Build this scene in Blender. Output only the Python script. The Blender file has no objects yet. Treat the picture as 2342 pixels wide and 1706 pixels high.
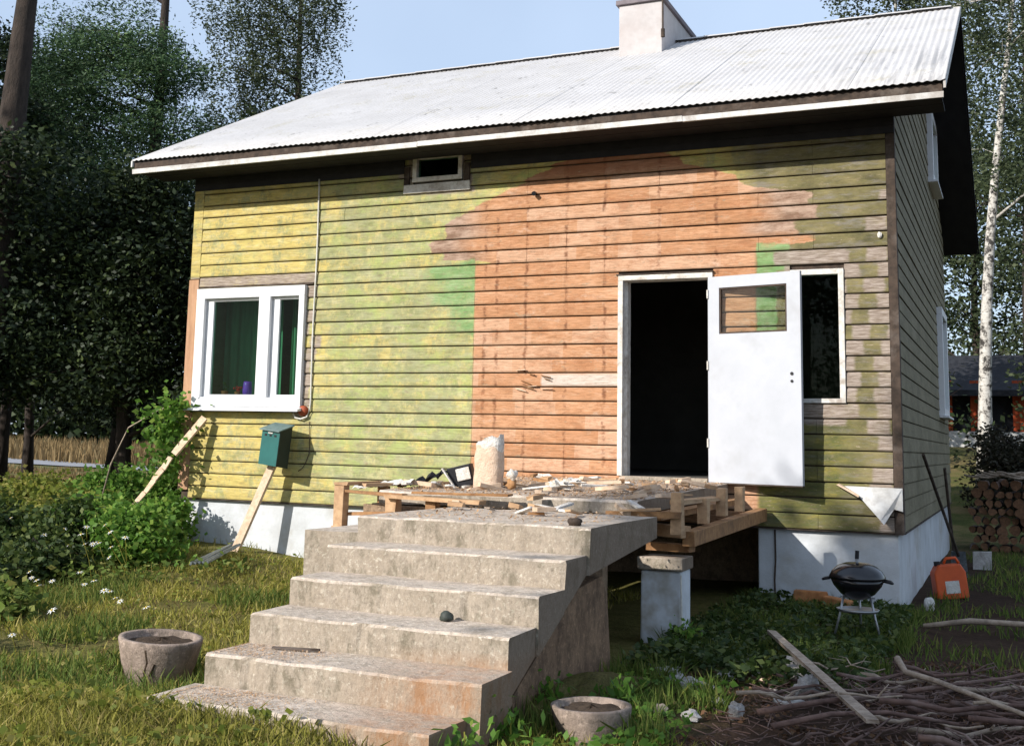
import bpy, math, random
import numpy as np
from mathutils import Vector, Matrix, Quaternion
from mathutils import noise as mnoise

random.seed(7)
RG = np.random.default_rng(11)
scene = bpy.context.scene
COL = scene.collection

# ------------------------------------------------------------------ camera
cam_d = bpy.data.cameras.new('camera')
cam = bpy.data.objects.new('camera', cam_d)
COL.objects.link(cam)
cam_d.sensor_width = 36.0
cam_d.lens = 41.11
cam_d.shift_x = 0.03659
cam_d.shift_y = -0.09011
cam_d.clip_start = 0.05
cam_d.clip_end = 2500
CF = Vector((-0.41781562, 0.89797179, 0.13811873))
CR = Vector((0.9078018, 0.41872062, 0.02385239))
CU = Vector((0.03641439, -0.13535034, 0.99012842))
cam.matrix_world = Matrix(((CR.x, CU.x, -CF.x, 9.736), (CR.y, CU.y, -CF.y, -12.148), (CR.z, CU.z, -CF.z, 0.277), (0, 0, 0, 1)))
scene.camera = cam

# ------------------------------------------------------------------ light
SUN = Vector((-0.62, -1.0, 0.62)).normalized()
world = bpy.data.worlds.new('World')
scene.world = world
world.use_nodes = True
wn = world.node_tree
bg = wn.nodes['Background']
sky = wn.nodes.new('ShaderNodeTexSky')
sky.sky_type = 'NISHITA'
sky.sun_disc = False
sky.sun_elevation = math.asin(SUN.z)
sky.sun_rotation = math.atan2(SUN.x, SUN.y)
sky.air_density = 1.0
sky.dust_density = 1.0
sky.ozone_density = 1.0
# thin even summer haze over the blue
haze_mix = wn.nodes.new('ShaderNodeMix'); haze_mix.data_type = 'RGBA'
haze_n = wn.nodes.new('ShaderNodeTexNoise'); haze_n.inputs['Scale'].default_value = 1.6; haze_n.inputs['Detail'].default_value = 5
haze_c = wn.nodes.new('ShaderNodeTexCoord'); wn.links.new(haze_c.outputs['Generated'], haze_n.inputs['Vector'])
haze_r = wn.nodes.new('ShaderNodeMapRange'); haze_r.inputs[1].default_value = .35; haze_r.inputs[2].default_value = .65
haze_r.inputs[3].default_value = .42; haze_r.inputs[4].default_value = .68
wn.links.new(haze_n.outputs['Fac'], haze_r.inputs[0]); wn.links.new(haze_r.outputs[0], haze_mix.inputs[0])
wn.links.new(sky.outputs['Color'], haze_mix.inputs[6]); haze_mix.inputs[7].default_value = (5.4, 6.6, 8.5, 1)
wn.links.new(haze_mix.outputs[2], bg.inputs['Color'])
bg.inputs['Strength'].default_value = 0.12
sun_d = bpy.data.lights.new('sun', 'SUN')
sun_d.energy = 5.0
sun_d.angle = math.radians(0.5)
sun_d.color = (1.0, 0.955, 0.89)
sun_o = bpy.data.objects.new('sun', sun_d)
COL.objects.link(sun_o)
sun_o.rotation_euler = SUN.to_track_quat('Z', 'Y').to_euler()
sun_o.location = (-10, -20, 20)
scene.view_settings.view_transform = 'Standard'
scene.view_settings.look = 'None'
scene.view_settings.gamma = 1.0
scene.view_settings.use_curve_mapping = False
scene.view_settings.exposure = 0.26

# ------------------------------------------------------------------ node helper
class NB:
    """tiny node builder for one material"""
    def __init__(s, name, rough=0.8, spec=0.3, metal=0.0):
        s.m = bpy.data.materials.new(name)
        s.m.use_nodes = True
        s.t = s.m.node_tree
        s.b = s.t.nodes['Principled BSDF']
        s.b.inputs['Roughness'].default_value = rough
        s.b.inputs['Specular IOR Level'].default_value = spec
        s.b.inputs['Metallic'].default_value = metal
        s.geo = s.t.nodes.new('ShaderNodeNewGeometry')
        s.P = s.geo.outputs['Position']
        s._xyz = None
    def n(s, t):
        return s.t.nodes.new(t)
    def put(s, sock, v):
        if isinstance(v, (int, float)):
            sock.default_value = v
        elif isinstance(v, tuple):
            sock.default_value = (v + (1,)) if (len(v) == 3 and sock.type == 'RGBA') else v
        else:
            s.t.links.new(v, sock)
    def xyz(s):
        if not s._xyz:
            q = s.n('ShaderNodeSeparateXYZ'); s.t.links.new(s.P, q.inputs[0]); s._xyz = q.outputs
        return s._xyz
    def m_(s, op, a, b=0.0, c=0.0, clamp=False):
        q = s.n('ShaderNodeMath'); q.operation = op; q.use_clamp = clamp
        s.put(q.inputs[0], a); s.put(q.inputs[1], b)
        if op in ('MULTIPLY_ADD',): s.put(q.inputs[2], c)
        return q.outputs[0]
    def noise(s, scale, detail=4, rough=0.6, stretch=(1, 1, 1), obj=False, off=0.0):
        mp = s.n('ShaderNodeMapping')
        mp.inputs['Scale'].default_value = stretch
        mp.inputs['Location'].default_value = (off, off * 1.7, off * .6)
        if obj:
            tc = s.n('ShaderNodeTexCoord'); s.t.links.new(tc.outputs['Object'], mp.inputs[0])
        else:
            s.t.links.new(s.P, mp.inputs[0])
        q = s.n('ShaderNodeTexNoise')
        q.inputs['Scale'].default_value = scale
        q.inputs['Detail'].default_value = detail
        q.inputs['Roughness'].default_value = rough
        s.t.links.new(mp.outputs[0], q.inputs['Vector'])
        return q.outputs['Fac']
    def step(s, v, edge, w):
        """0..1 as v passes edge over width w"""
        if w < 0:
            return s.m_('MULTIPLY_ADD', s.m_('SUBTRACT', edge, v), 1 / -w, 0.5, True)
        return s.m_('MULTIPLY_ADD', s.m_('SUBTRACT', v, edge), 1 / w, 0.5, True)
    def ramp(s, fac, stops, interp='LINEAR'):
        q = s.n('ShaderNodeValToRGB'); q.color_ramp.interpolation = interp
        e = q.color_ramp.elements
        while len(e) > 1: e.remove(e[-1])
        for i, (p, c) in enumerate(stops):
            if isinstance(c, (int, float)): c = (c, c, c)
            k = e[0] if i == 0 else e.new(p)
            k.position = p; k.color = (c[0], c[1], c[2], 1)
        s.t.links.new(fac, q.inputs[0])
        return q.outputs[0]
    def mix(s, fac, a, b, mode='MIX'):
        q = s.n('ShaderNodeMix'); q.data_type = 'RGBA'; q.blend_type = mode
        s.put(q.inputs[0], fac); s.put(q.inputs[6], a); s.put(q.inputs[7], b)
        return q.outputs[2]
    def rect(s, x, z, x0, x1, z0, z1, w=0.02):
        a = s.m_('MULTIPLY', s.step(x, x0, w), s.step(x, x1, -w))
        b = s.m_('MULTIPLY', s.step(z, z0, w), s.step(z, z1, -w))
        return s.m_('MULTIPLY', a, b)
    def color(s, c):
        s.put(s.b.inputs['Base Color'], c)
    def bump(s, h, strength=0.3, dist=0.01):
        q = s.n('ShaderNodeBump'); q.inputs['Strength'].default_value = strength
        q.inputs['Distance'].default_value = dist
        s.t.links.new(h, q.inputs['Height']); s.t.links.new(q.outputs[0], s.b.inputs['Normal'])

def simple(name, c1, c2=None, scale=8.0, rough=0.8, stretch=(1, 1, 1), spec=0.3, metal=0.0, bump=0.25, dist=0.006, obj=False, c3=None, dirt=0.6):
    k = NB(name, rough, spec, metal)
    if c2 is None: c2 = tuple(v * 0.75 for v in c1)
    f = k.noise(scale, 6, 0.65, stretch, obj)
    c = k.ramp(f, [(0.32, c2), (0.62, c1)])
    if c3:
        g = k.noise(scale * .23, 5, 0.7, stretch, obj, off=4.2)
        c = k.mix(k.ramp(g, [(0.52, 0.0), (0.66, dirt)]), c, c3)
    k.color(c)
    if bump: k.bump(k.noise(scale * 3.1, 6, 0.7, stretch, obj, off=2), bump, dist)
    return k.m

def leaf_mat(name, ca, cb, cc=None, trans=0.35, rough=0.55):
    k = NB(name, rough, 0.25)
    r = k.geo.outputs['Random Per Island']
    stops = [(0.0, ca), (0.7, cb)] + ([(1.0, cc)] if cc else [])
    c = k.ramp(r, stops)
    big = k.noise(0.9, 3, 0.6)
    c = k.mix(k.ramp(big, [(0.35, 0.0), (0.7, 0.45)]), c, tuple(v * 0.55 for v in ca))
    k.color(c)
    tr = k.n('ShaderNodeBsdfTranslucent'); k.put(tr.inputs[0], c)
    mx = k.n('ShaderNodeMixShader'); mx.inputs[0].default_value = trans
    out = k.t.nodes['Material Output']
    k.t.links.new(k.b.outputs[0], mx.inputs[1]); k.t.links.new(tr.outputs[0], mx.inputs[2])
    k.t.links.new(mx.outputs[0], out.inputs['Surface'])
    return k.m

def glass_mat(name, tint=(0.75, 0.85, 0.8), refl=1.5):
    m = bpy.data.materials.new(name); m.use_nodes = True; t = m.node_tree; t.nodes.clear()
    out = t.nodes.new('ShaderNodeOutputMaterial')
    tr = t.nodes.new('ShaderNodeBsdfTransparent'); tr.inputs[0].default_value = tint + (1,)
    gl = t.nodes.new('ShaderNodeBsdfGlossy'); gl.inputs['Roughness'].default_value = 0.02
    fr = t.nodes.new('ShaderNodeFresnel'); fr.inputs[0].default_value = refl
    no = t.nodes.new('ShaderNodeTexNoise'); no.inputs['Scale'].default_value = 1.2
    bu = t.nodes.new('ShaderNodeBump'); bu.inputs['Strength'].default_value = 0.05
    t.links.new(no.outputs[0], bu.inputs['Height']); t.links.new(bu.outputs[0], gl.inputs['Normal'])
    mx = t.nodes.new('ShaderNodeMixShader')
    t.links.new(fr.outputs[0], mx.inputs[0]); t.links.new(tr.outputs[0], mx.inputs[1]); t.links.new(gl.outputs[0], mx.inputs[2])
    t.links.new(mx.outputs[0], out.inputs['Surface'])
    return m

# ------------------------------------------------------------------ mesh helper
class MB:
    def __init__(s): s.v = []; s.f = []
    def add(s, vs, fs):
        o = len(s.v); s.v += [tuple(v) for v in vs]; s.f += [tuple(i + o for i in f) for f in fs]; return s
    def box(s, x0, x1, y0, y1, z0, z1, M=None, j=0.0):
        vs = [Vector((x, y, z)) for z in (z0, z1) for y in (y0, y1) for x in (x0, x1)]
        if j: vs = [v + Vector((random.uniform(-j, j), random.uniform(-j, j), random.uniform(-j, j))) for v in vs]
        if M is not None: vs = [M @ v for v in vs]
        return s.add(vs, [(0, 2, 3, 1), (4, 5, 7, 6), (0, 1, 5, 4), (2, 6, 7, 3), (0, 4, 6, 2), (1, 3, 7, 5)])
    def bar(s, a, b, w, h, up=(0, 0, 1), j=0.0):
        """rectangular bar from a to b"""
        a = Vector(a); b = Vector(b); d = b - a; L = d.length; d.normalize()
        up = Vector(up); x = d.cross(up)
        if x.length < 1e-4: x = d.cross(Vector((1, 0, 0)))
        x.normalize(); u = x.cross(d)
        M = Matrix(((x.x, d.x, u.x, a.x), (x.y, d.y, u.y, a.y), (x.z, d.z, u.z, a.z), (0, 0, 0, 1)))
        return s.box(-w / 2, w / 2, 0, L, -h / 2, h / 2, M, j)
    def prism(s, poly, axis, c0, c1):
        """extrude a polygon (list of 2D) along axis from c0 to c1"""
        def P(p, c):
            if axis == 'x': return (c, p[0], p[1])
            if axis == 'y': return (p[0], c, p[1])
            return (p[0], p[1], c)
        n = len(poly)
        vs = [P(p, c0) for p in poly] + [P(p, c1) for p in poly]
        fs = [tuple(range(n)), tuple(range(2 * n - 1, n - 1, -1))] + [(i, i + n, (i + 1) % n + n, (i + 1) % n) for i in range(n)]
        return s.add(vs, fs)
    def tube(s, pts, rad, seg=8, cap=True):
        pts = [Vector(p) for p in pts]; n = len(pts)
        if isinstance(rad, (int, float)): rad = [rad] * n
        o = len(s.v); ref = Vector((0.3, 0.2, 0.93))
        for i, p in enumerate(pts):
            d = (pts[min(i + 1, n - 1)] - pts[max(i - 1, 0)]).normalized()
            x = d.cross(ref)
            if x.length < 0.05: x = d.cross(Vector((1, 0, 0)))
            x.normalize(); y = d.cross(x)
            for k in range(seg):
                a = 2 * math.pi * k / seg
                s.v.append(tuple(p + (x * math.cos(a) + y * math.sin(a)) * rad[i]))
        for i in range(n - 1):
            for k in range(seg):
                k2 = (k + 1) % seg
                s.f.append((o + i * seg + k, o + i * seg + k2, o + (i + 1) * seg + k2, o + (i + 1) * seg + k))
        if cap:
            s.f.append(tuple(o + k for k in range(seg))[::-1]); s.f.append(tuple(o + (n - 1) * seg + k for k in range(seg)))
        return s
    def lathe(s, prof, seg=28, c=(0, 0, 0), M=None, wob=0.0):
        """prof: list of (r, z)"""
        o = len(s.v); n = len(prof)
        for (r, z) in prof:
            for k in range(seg):
                a = 2 * math.pi * k / seg
                rr = r * (1 + wob * math.sin(3 * a + z * 9) + wob * .6 * math.sin(7 * a - z * 14))
                v = Vector((c[0] + rr * math.cos(a), c[1] + rr * math.sin(a), c[2] + z))
                if M is not None: v = M @ v
                s.v.append(tuple(v))
        for i in range(n - 1):
            for k in range(seg):
                k2 = (k + 1) % seg
                s.f.append((o + i * seg + k, o + i * seg + k2, o + (i + 1) * seg + k2, o + (i + 1) * seg + k))
        s.f.append(tuple(o + k for k in range(seg))[::-1]); s.f.append(tuple(o + (n - 1) * seg + k for k in range(seg)))
        return s
    def lump(s, c, r, seed=0, amp=0.25, nu=14, nv=9, freq=1.6, flat=None):
        """noisy ellipsoid"""
        o = len(s.v); c = Vector(c)
        for i in range(nv + 1):
            t = math.pi * i / nv
            for k in range(nu):
                a = 2 * math.pi * k / nu
                d = Vector((math.sin(t) * math.cos(a), math.sin(t) * math.sin(a), math.cos(t)))
                q = 1 + amp * mnoise.noise(d * freq + Vector((seed * 3.1, seed * 1.7, seed)))
                p = Vector((d.x * r[0], d.y * r[1], d.z * r[2])) * q
                if flat is not None and p.z < flat: p.z = flat
                s.v.append(tuple(c + p))
        for i in range(nv):
            for k in range(nu):
                k2 = (k + 1) % nu
                s.f.append((o + i * nu + k, o + (i + 1) * nu + k, o + (i + 1) * nu + k2, o + i * nu + k2))
        return s
    def build(s, name, mat, parent=None, smooth=False, bevel=0.0, origin=None):
        me = bpy.data.meshes.new(name)
        v = s.v
        if origin is not None:
            ox, oy, oz = origin
            v = [(a - ox, b - oy, c - oz) for a, b, c in v]
        me.from_pydata(v, [], s.f); me.validate(); me.update()
        if mat: me.materials.append(mat)
        if smooth: me.polygons.foreach_set('use_smooth', [True] * len(me.polygons))
        o = bpy.data.objects.new(name, me); COL.objects.link(o)
        if origin is not None: o.location = origin
        if parent is not None: o.parent = parent
        if bevel:
            b = o.modifiers.new('bevel', 'BEVEL'); b.width = bevel; b.segments = 2; b.limit_method = 'ANGLE'
        return o

def tag(o, label, cat, group=None):
    o['label'] = label; o['category'] = cat
    if group: o['group'] = group
    return o
def struct(o): o['kind'] = 'structure'; return o
def stuff(o, label=None, cat=None):
    o['kind'] = 'stuff'
    if label: o['label'] = label
    if cat: o['category'] = cat
    return o
def empty(name, label, cat, loc=(0, 0, 0), group=None):
    o = bpy.data.objects.new(name, None); COL.objects.link(o); o.location = loc
    o.empty_display_size = 0.2
    return tag(o, label, cat, group)
def under(root, objs):
    """parent world-space meshes to an empty that sits at root.location"""
    for o in objs:
        o.parent = root; o.matrix_parent_inverse = Matrix.Translation(-root.location)
class Thing:
    """an Empty at the thing's base whose parts are written in world coordinates"""
    def __init__(s, name, label, cat, loc, group=None):
        s.o = empty(name, label, cat, loc, group); s.loc = Vector(loc)
    def part(s, mb, name, mat, parent=None, **kw):
        o = mb.build(name, mat, None, **kw)
        if parent is None:
            o.parent = s.o
            o.location = o.location - s.loc
        else:
            o.parent = parent
            # parent (a part) is offset from the thing by its own location
            o.location = o.location - s.loc - parent.location
        return o

def smooth01(t): t = max(0.0, min(1.0, t)); return t * t * (3 - 2 * t)
def H(x, y):
    z = -1.235
    z += 0.20 * smooth01((3.4 - x) / 3.0) * smooth01((y + 4.0) / 3.5) * (1 - smooth01((y - 8) / 10))
    z += 1.75 * smooth01((y - 9.5) / 14) * smooth01((x - 4) / 4)
    z += 0.13 * smooth01((7.2 - x) / .6) * smooth01((-7.0 - y) / .25) * smooth01((x - 4.2) / 1.0)
    d = math.hypot(x - 8, y + 5)
    z += 0.035 * mnoise.noise(Vector((x * .5, y * .5, 0))) + 0.02 * mnoise.noise(Vector((x * 1.7, y * 1.7, 3)))
    if d > 30: z += 0.4 * mnoise.noise(Vector((x * .03, y * .03, 7))) * min(1, (d - 30) / 40)
    return z

# ------------------------------------------------------------------ materials
def siding_material():
    k = NB('weathered siding paint', 0.75, 0.2)
    X, Y, Z = k.xyz()
    n1 = k.noise(2.2, 5, 0.7, (1, 1, 2.2))
    n2 = k.noise(7, 6, 0.75, (0.5, 1, 1.6), off=3)
    n3 = k.noise(60, 4, 0.7, (0.12, 1, 1.4), off=9)          # grain along the boards
    n4 = k.noise(3.6, 5, 0.8, (1, 1, 1), off=21)
    row = k.m_('FLOOR', k.m_('DIVIDE', k.m_('ADD', Z, 0.484), 0.1563))
    wn_ = k.n('ShaderNodeTexWhiteNoise'); wn_.noise_dimensions = '1D'; k.put(wn_.inputs['W'], row)
    rr = wn_.outputs['Value']
    x = k.m_('ADD', X, k.m_('MULTIPLY_ADD', n2, 0.10, -0.05))
    z = k.m_('ADD', Z, k.m_('MULTIPLY_ADD', n4, 0.08, -0.04))
    xr = k.m_('ADD', x, k.m_('MULTIPLY_ADD', rr, 0.26, -0.13))
    cell = k.m_('ADD', k.m_('MULTIPLY', row, 37.0), k.m_('FLOOR', k.m_('DIVIDE', k.m_('ADD', X, k.m_('MULTIPLY', rr, 0.4)), 0.485)))
    wn2 = k.n('ShaderNodeTexWhiteNoise'); wn2.noise_dimensions = '1D'; k.put(wn2.inputs['W'], cell)
    cv = wn2.outputs['Value']
    # yellow, olive and pale layers of the old paint
    yel = k.ramp(n2, [(0.30, (0.36, 0.29, 0.10)), (0.44, (0.54, 0.42, 0.125)), (0.58, (0.61, 0.49, 0.165)), (0.72, (0.64, 0.56, 0.31))])
    olv = k.ramp(n4, [(0.32, (0.24, 0.25, 0.12)), (0.5, (0.40, 0.40, 0.19)), (0.66, (0.50, 0.48, 0.27)), (0.8, (0.52, 0.50, 0.36))])
    gz = k.m_('MULTIPLY', k.step(X, 1.6, 1.6), k.step(X, 4.4, -0.5))
    gf = k.m_('ADD', k.m_('MULTIPLY_ADD', gz, 0.30, -0.28), k.m_('MULTIPLY_ADD', rr, 0.18, -0.06))
    c = k.mix(k.ramp(k.m_('ADD', n1, gf), [(0.36, 0.0), (0.62, 0.9)]), yel, olv)
    pale = k.ramp(k.noise(5, 6, .85, (.35, 1, 2.5), off=40), [(0.54, 0.0), (0.68, 0.7)])
    c = k.mix(pale, c, (0.52, 0.48, 0.36))
    c = k.mix(k.m_('MULTIPLY', cv, 0.22), c, (0.40, 0.33, 0.14))
    smz = k.m_('MULTIPLY', k.step(X, 2.0, 0.8), k.step(X, 3.9, -0.6))
    smear = k.ramp(k.m_('ADD', k.noise(3.1, 7, .85, (1.3, 1, .8), off=71), k.m_('MULTIPLY', smz, 0.07)), [(0.51, 0.0), (0.57, 0.6), (0.72, 0.85)])
    c = k.mix(smear, c, k.ramp(n2, [(0.35, (0.17, 0.20, 0.085)), (0.65, (0.36, 0.37, 0.22))]))
    green = k.m_('MULTIPLY', k.ramp(k.noise(2.4, 6, .8, (1, 1, 1.5), off=111), [(0.5, 0.0), (0.58, 0.5), (0.7, 0.8)]), k.m_('MULTIPLY_ADD', k.step(X, 2.1, 0.9), 0.65, 0.3))
    c = k.mix(green, c, (0.36, 0.43, 0.13))
    # the right hand end, greyer and mossier
    rz = k.step(X, 7.1, 0.5)
    rc = k.ramp(n1, [(0.34, (0.075, 0.072, 0.032)), (0.5, (0.165, 0.145, 0.062)), (0.66, (0.25, 0.21, 0.095))])
    rc = k.mix(k.ramp(k.noise(4.5, 6, .8, (.5, 1, 2.6), off=60), [(0.5, 0.0), (0.62, 0.75)]), rc, (0.22, 0.20, 0.175))
    moss = k.m_('MULTIPLY', k.step(z, 0.62, -0.5), k.step(x, 8.25, -0.3))
    rc = k.mix(k.m_('MULTIPLY', moss, k.ramp(n4, [(0.35, 0.9), (0.65, 0.35)])), rc, k.ramp(n2, [(0.38, (0.05, 0.075, 0.022)), (0.56, (0.15, 0.15, 0.03)), (0.7, (0.34, 0.27, 0.04))]))
    c = k.mix(rz, c, rc)
    # bare wood where the porch stood
    zn = k.m_('DIVIDE', k.m_('ADD', z, 0.5), 4.5)
    def zc(v): return (v + 0.5) / 4.5
    L = [(-0.5, 4.09), (2.36, 4.09), (2.40, 3.56), (2.78, 3.58), (3.03, 4.05), (3.33, 4.79), (3.46, 5.17), (3.5, 5.6), (3.9, 5.7)]
    R = [(-0.5, 7.31), (2.36, 7.31), (2.42, 7.80), (2.92, 7.85), (3.06, 7.16), (3.33, 6.60), (3.5, 6.4), (3.9, 6.3)]
    xl = k.m_('MULTIPLY', k.ramp(zn, [(zc(a), b / 10) for a, b in L]), 10.0)
    xrr = k.m_('MULTIPLY', k.ramp(zn, [(zc(a), b / 10) for a, b in R]), 10.0)
    # at the long straight joints the edge is clean, elsewhere torn
    xe = k.mix(k.step(Z, 2.33, 0.02), X, k.m_('ADD', xr, k.m_('MULTIPLY_ADD', n1, 0.5, -0.25)))
    bare = k.m_('MULTIPLY', k.step(k.m_('SUBTRACT', xe, xl), 0.0, 0.03), k.step(k.m_('SUBTRACT', xrr, xe), 0.0, 0.04))
    wood = k.ramp(k.m_('ADD', k.m_('MULTIPLY', n3, 0.45), k.m_('MULTIPLY', n2, 0.55)), [(0.34, (0.31, 0.145, 0.07)), (0.46, (0.46, 0.225, 0.11)), (0.56, (0.53, 0.29, 0.165)), (0.7, (0.58, 0.38, 0.26))])
    wood = k.mix(k.m_('MULTIPLY', rr, 0.35), wood, (0.62, 0.33, 0.18))
    wood = k.mix(k.ramp(cv, [(0.5, 0.0), (0.6, 0.22), (1.0, 0.42)]), wood, (0.38, 0.16, 0.065))
    wood = k.mix(k.ramp(cv, [(0.0, 0.45), (0.25, 0.22), (0.33, 0.0)]), wood, (0.64, 0.44, 0.32))
    wood = k.mix(k.ramp(k.noise(2.6, 5, .8, (1, 1, 2.5), off=80), [(0.58, 0.0), (0.7, 0.55)]), wood, (0.62, 0.45, 0.34))
    # nail and stud stains
    st = None
    for sx in (4.22, 4.37, 4.73, 5.21, 5.66, 6.28, 6.9):
        d = k.m_('ABSOLUTE', k.m_('SUBTRACT', x, sx))
        q = k.step(d, 0.018, -0.02)
        st = q if st is None else k.m_('MAXIMUM', st, q)
    stn = k.m_('MULTIPLY', st, k.ramp(k.noise(9, 4, .7, (.6, 1, 1), off=90), [(0.46, 0.0), (0.6, 0.8)]))
    wood = k.mix(stn, wood, (0.14, 0.045, 0.018))
    wood = k.mix(k.ramp(k.noise(3.3, 7, .85, (.8, 1, 1.6), off=151), [(0.5, 0.0), (0.6, 0.5), (0.7, 0.65)]), wood, (0.33, 0.13, 0.055))
    edge = k.m_('MAXIMUM', k.m_('MULTIPLY', k.step(xr, 4.02, -0.35), k.step(z, 2.3, 0.1)), k.m_('MULTIPLY', k.step(xr, 7.35, 0.3), k.step(z, 2.5, 0.1)))
    wood = k.mix(k.m_('MULTIPLY', edge, 0.85), wood, k.ramp(n2, [(0.38, (0.17, 0.105, 0.075)), (0.6, (0.44, 0.32, 0.25))]))
    wood = k.mix(k.m_('MULTIPLY', k.step(z, 3.30, 0.1), 0.6), wood, (0.30, 0.10, 0.05))
    c = k.mix(bare, c, wood)
    # fresher green beside the bare wood
    gl = k.m_('MULTIPLY', k.ramp(zn, [(zc(1.15), .41), (zc(1.5), .398), (zc(1.9), .372), (zc(2.3), .352), (zc(2.42), .40)]), 10.0)
    g1 = k.m_('MULTIPLY', k.m_('MULTIPLY', k.step(k.m_('SUBTRACT', k.m_('ADD', xr, k.m_('MULTIPLY_ADD', n4, 0.6, -0.3)), gl), 0.0, 0.16), k.step(X, 4.085, -0.01)), k.m_('MULTIPLY', k.step(z, 1.2, 0.4), k.step(z, 2.42, -0.02)))
    g2 = k.m_('MULTIPLY', k.rect(x, z, 7.32, 7.52, 1.25, 2.42), 1.0)
    g3 = k.rect(x, z, 7.32, 7.66, 2.12, 2.40)
    gg = k.m_('MAXIMUM', g1, k.m_('MAXIMUM', g2, g3))
    c = k.mix(k.m_('MULTIPLY', gg, k.ramp(k.noise(9, 6, .8, off=15), [(0.38, 0.55), (0.52, 0.95)])), c, k.ramp(n2, [(0.35, (0.12, 0.235, 0.075)), (0.5, (0.20, 0.33, 0.13)), (0.68, (0.30, 0.40, 0.20))]))
    # grey bare wood where window casings and corner boards came off
    grey = k.ramp(n3, [(0.35, (0.20, 0.15, 0.12)), (0.65, (0.42, 0.35, 0.30))])
    g = k.rect(x, z, 0.0, 1.94, 2.20, 2.33)
    for (a, b, cc, d) in ((1.78, 1.935, 0.55, 2.3), (7.58, 8.30, 2.10, 2.33), (8.16, 8.33, 0.62, 2.3), (7.6, 8.3, 0.55, 0.76), (8.50, 8.70, -0.5, 2.9), (3.12, 4.0, 3.2, 3.7)):
        g = k.m_('MAXIMUM', g, k.rect(xr, z, a, b, cc, d, 0.03))
    c = k.mix(k.m_('MULTIPLY', g, k.ramp(n4, [(0.3, 0.55), (0.5, 0.95)])), c, grey)
    # a strip of white primer left beside the door, chipped at its left
    wh = k.rect(x, Z, 4.93, 5.83, 0.932, 1.062, 0.03)
    c = k.mix(k.m_('MULTIPLY', wh, k.ramp(n2, [(0.3, 0.6), (0.5, 0.95)])), c, (0.58, 0.50, 0.43))
    # paint flaked down to grey wood in small chips
    fl = k.ramp(k.noise(24, 7, .8, (.45, 1, 1.5), off=131), [(0.585, 0.0), (0.60, 1.0)])
    fa = k.ramp(k.noise(2.9, 5, .7, off=141), [(0.42, 0.15), (0.60, 0.85)])
    c = k.mix(k.m_('MULTIPLY', fl, fa), c, k.ramp(n3, [(0.35, (0.17, 0.12, 0.075)), (0.65, (0.44, 0.36, 0.25))]))
    # brown grime in smears and along the lower edge of each board
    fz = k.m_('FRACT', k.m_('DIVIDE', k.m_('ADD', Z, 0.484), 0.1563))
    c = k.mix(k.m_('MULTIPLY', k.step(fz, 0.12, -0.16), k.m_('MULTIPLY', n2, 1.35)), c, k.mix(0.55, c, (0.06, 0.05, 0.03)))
    c = k.mix(k.ramp(n3, [(0.34, 0.40), (0.56, 0.0)]), c, (0.13, 0.09, 0.05))
    k.color(c)
    k.bump(k.m_('ADD', n3, k.m_('MULTIPLY', n2, 0.8)), 0.45, 0.006)
    return k.m

M_siding = siding_material()
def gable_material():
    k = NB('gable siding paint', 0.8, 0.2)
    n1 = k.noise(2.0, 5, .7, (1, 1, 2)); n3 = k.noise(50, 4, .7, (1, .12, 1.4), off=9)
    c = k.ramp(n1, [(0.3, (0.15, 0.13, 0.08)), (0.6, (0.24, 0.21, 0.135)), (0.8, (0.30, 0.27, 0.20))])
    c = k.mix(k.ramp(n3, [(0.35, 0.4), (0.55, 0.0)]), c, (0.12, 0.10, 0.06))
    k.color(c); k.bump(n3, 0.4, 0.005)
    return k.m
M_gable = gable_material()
M_white = simple('white gloss paint', (0.74, 0.74, 0.75), (0.68, 0.68, 0.68), 5, 0.4, spec=0.45, bump=0.06)
M_whiteworn = simple('worn white paint', (0.70, 0.68, 0.64), (0.50, 0.46, 0.40), 14, 0.7, c3=(0.28, 0.22, 0.17), dirt=0.8)
M_fascia = simple('old white fascia paint', (0.66, 0.65, 0.63), (0.48, 0.46, 0.43), 9, 0.7, c3=(0.25, 0.20, 0.16), dirt=0.6)
M_doorw = simple('white door paint', (0.46, 0.475, 0.51), (0.415, 0.43, 0.465), 3, 0.5, spec=0.3, bump=0.05, c3=(0.33, 0.33, 0.34), dirt=0.6)
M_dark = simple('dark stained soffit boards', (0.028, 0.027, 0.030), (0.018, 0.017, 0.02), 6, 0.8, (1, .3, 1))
M_darkwood = simple('dark brown timber', (0.075, 0.052, 0.038), (0.03, 0.022, 0.017), 12, 0.85, c3=(0.16, .13, .11))
M_cornerwood = simple('old orange brown corner board', (0.50, 0.29, 0.17), (0.33, 0.18, 0.10), 14, 0.8, (1, 1, .2), c3=(0.35, .28, .24))
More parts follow.
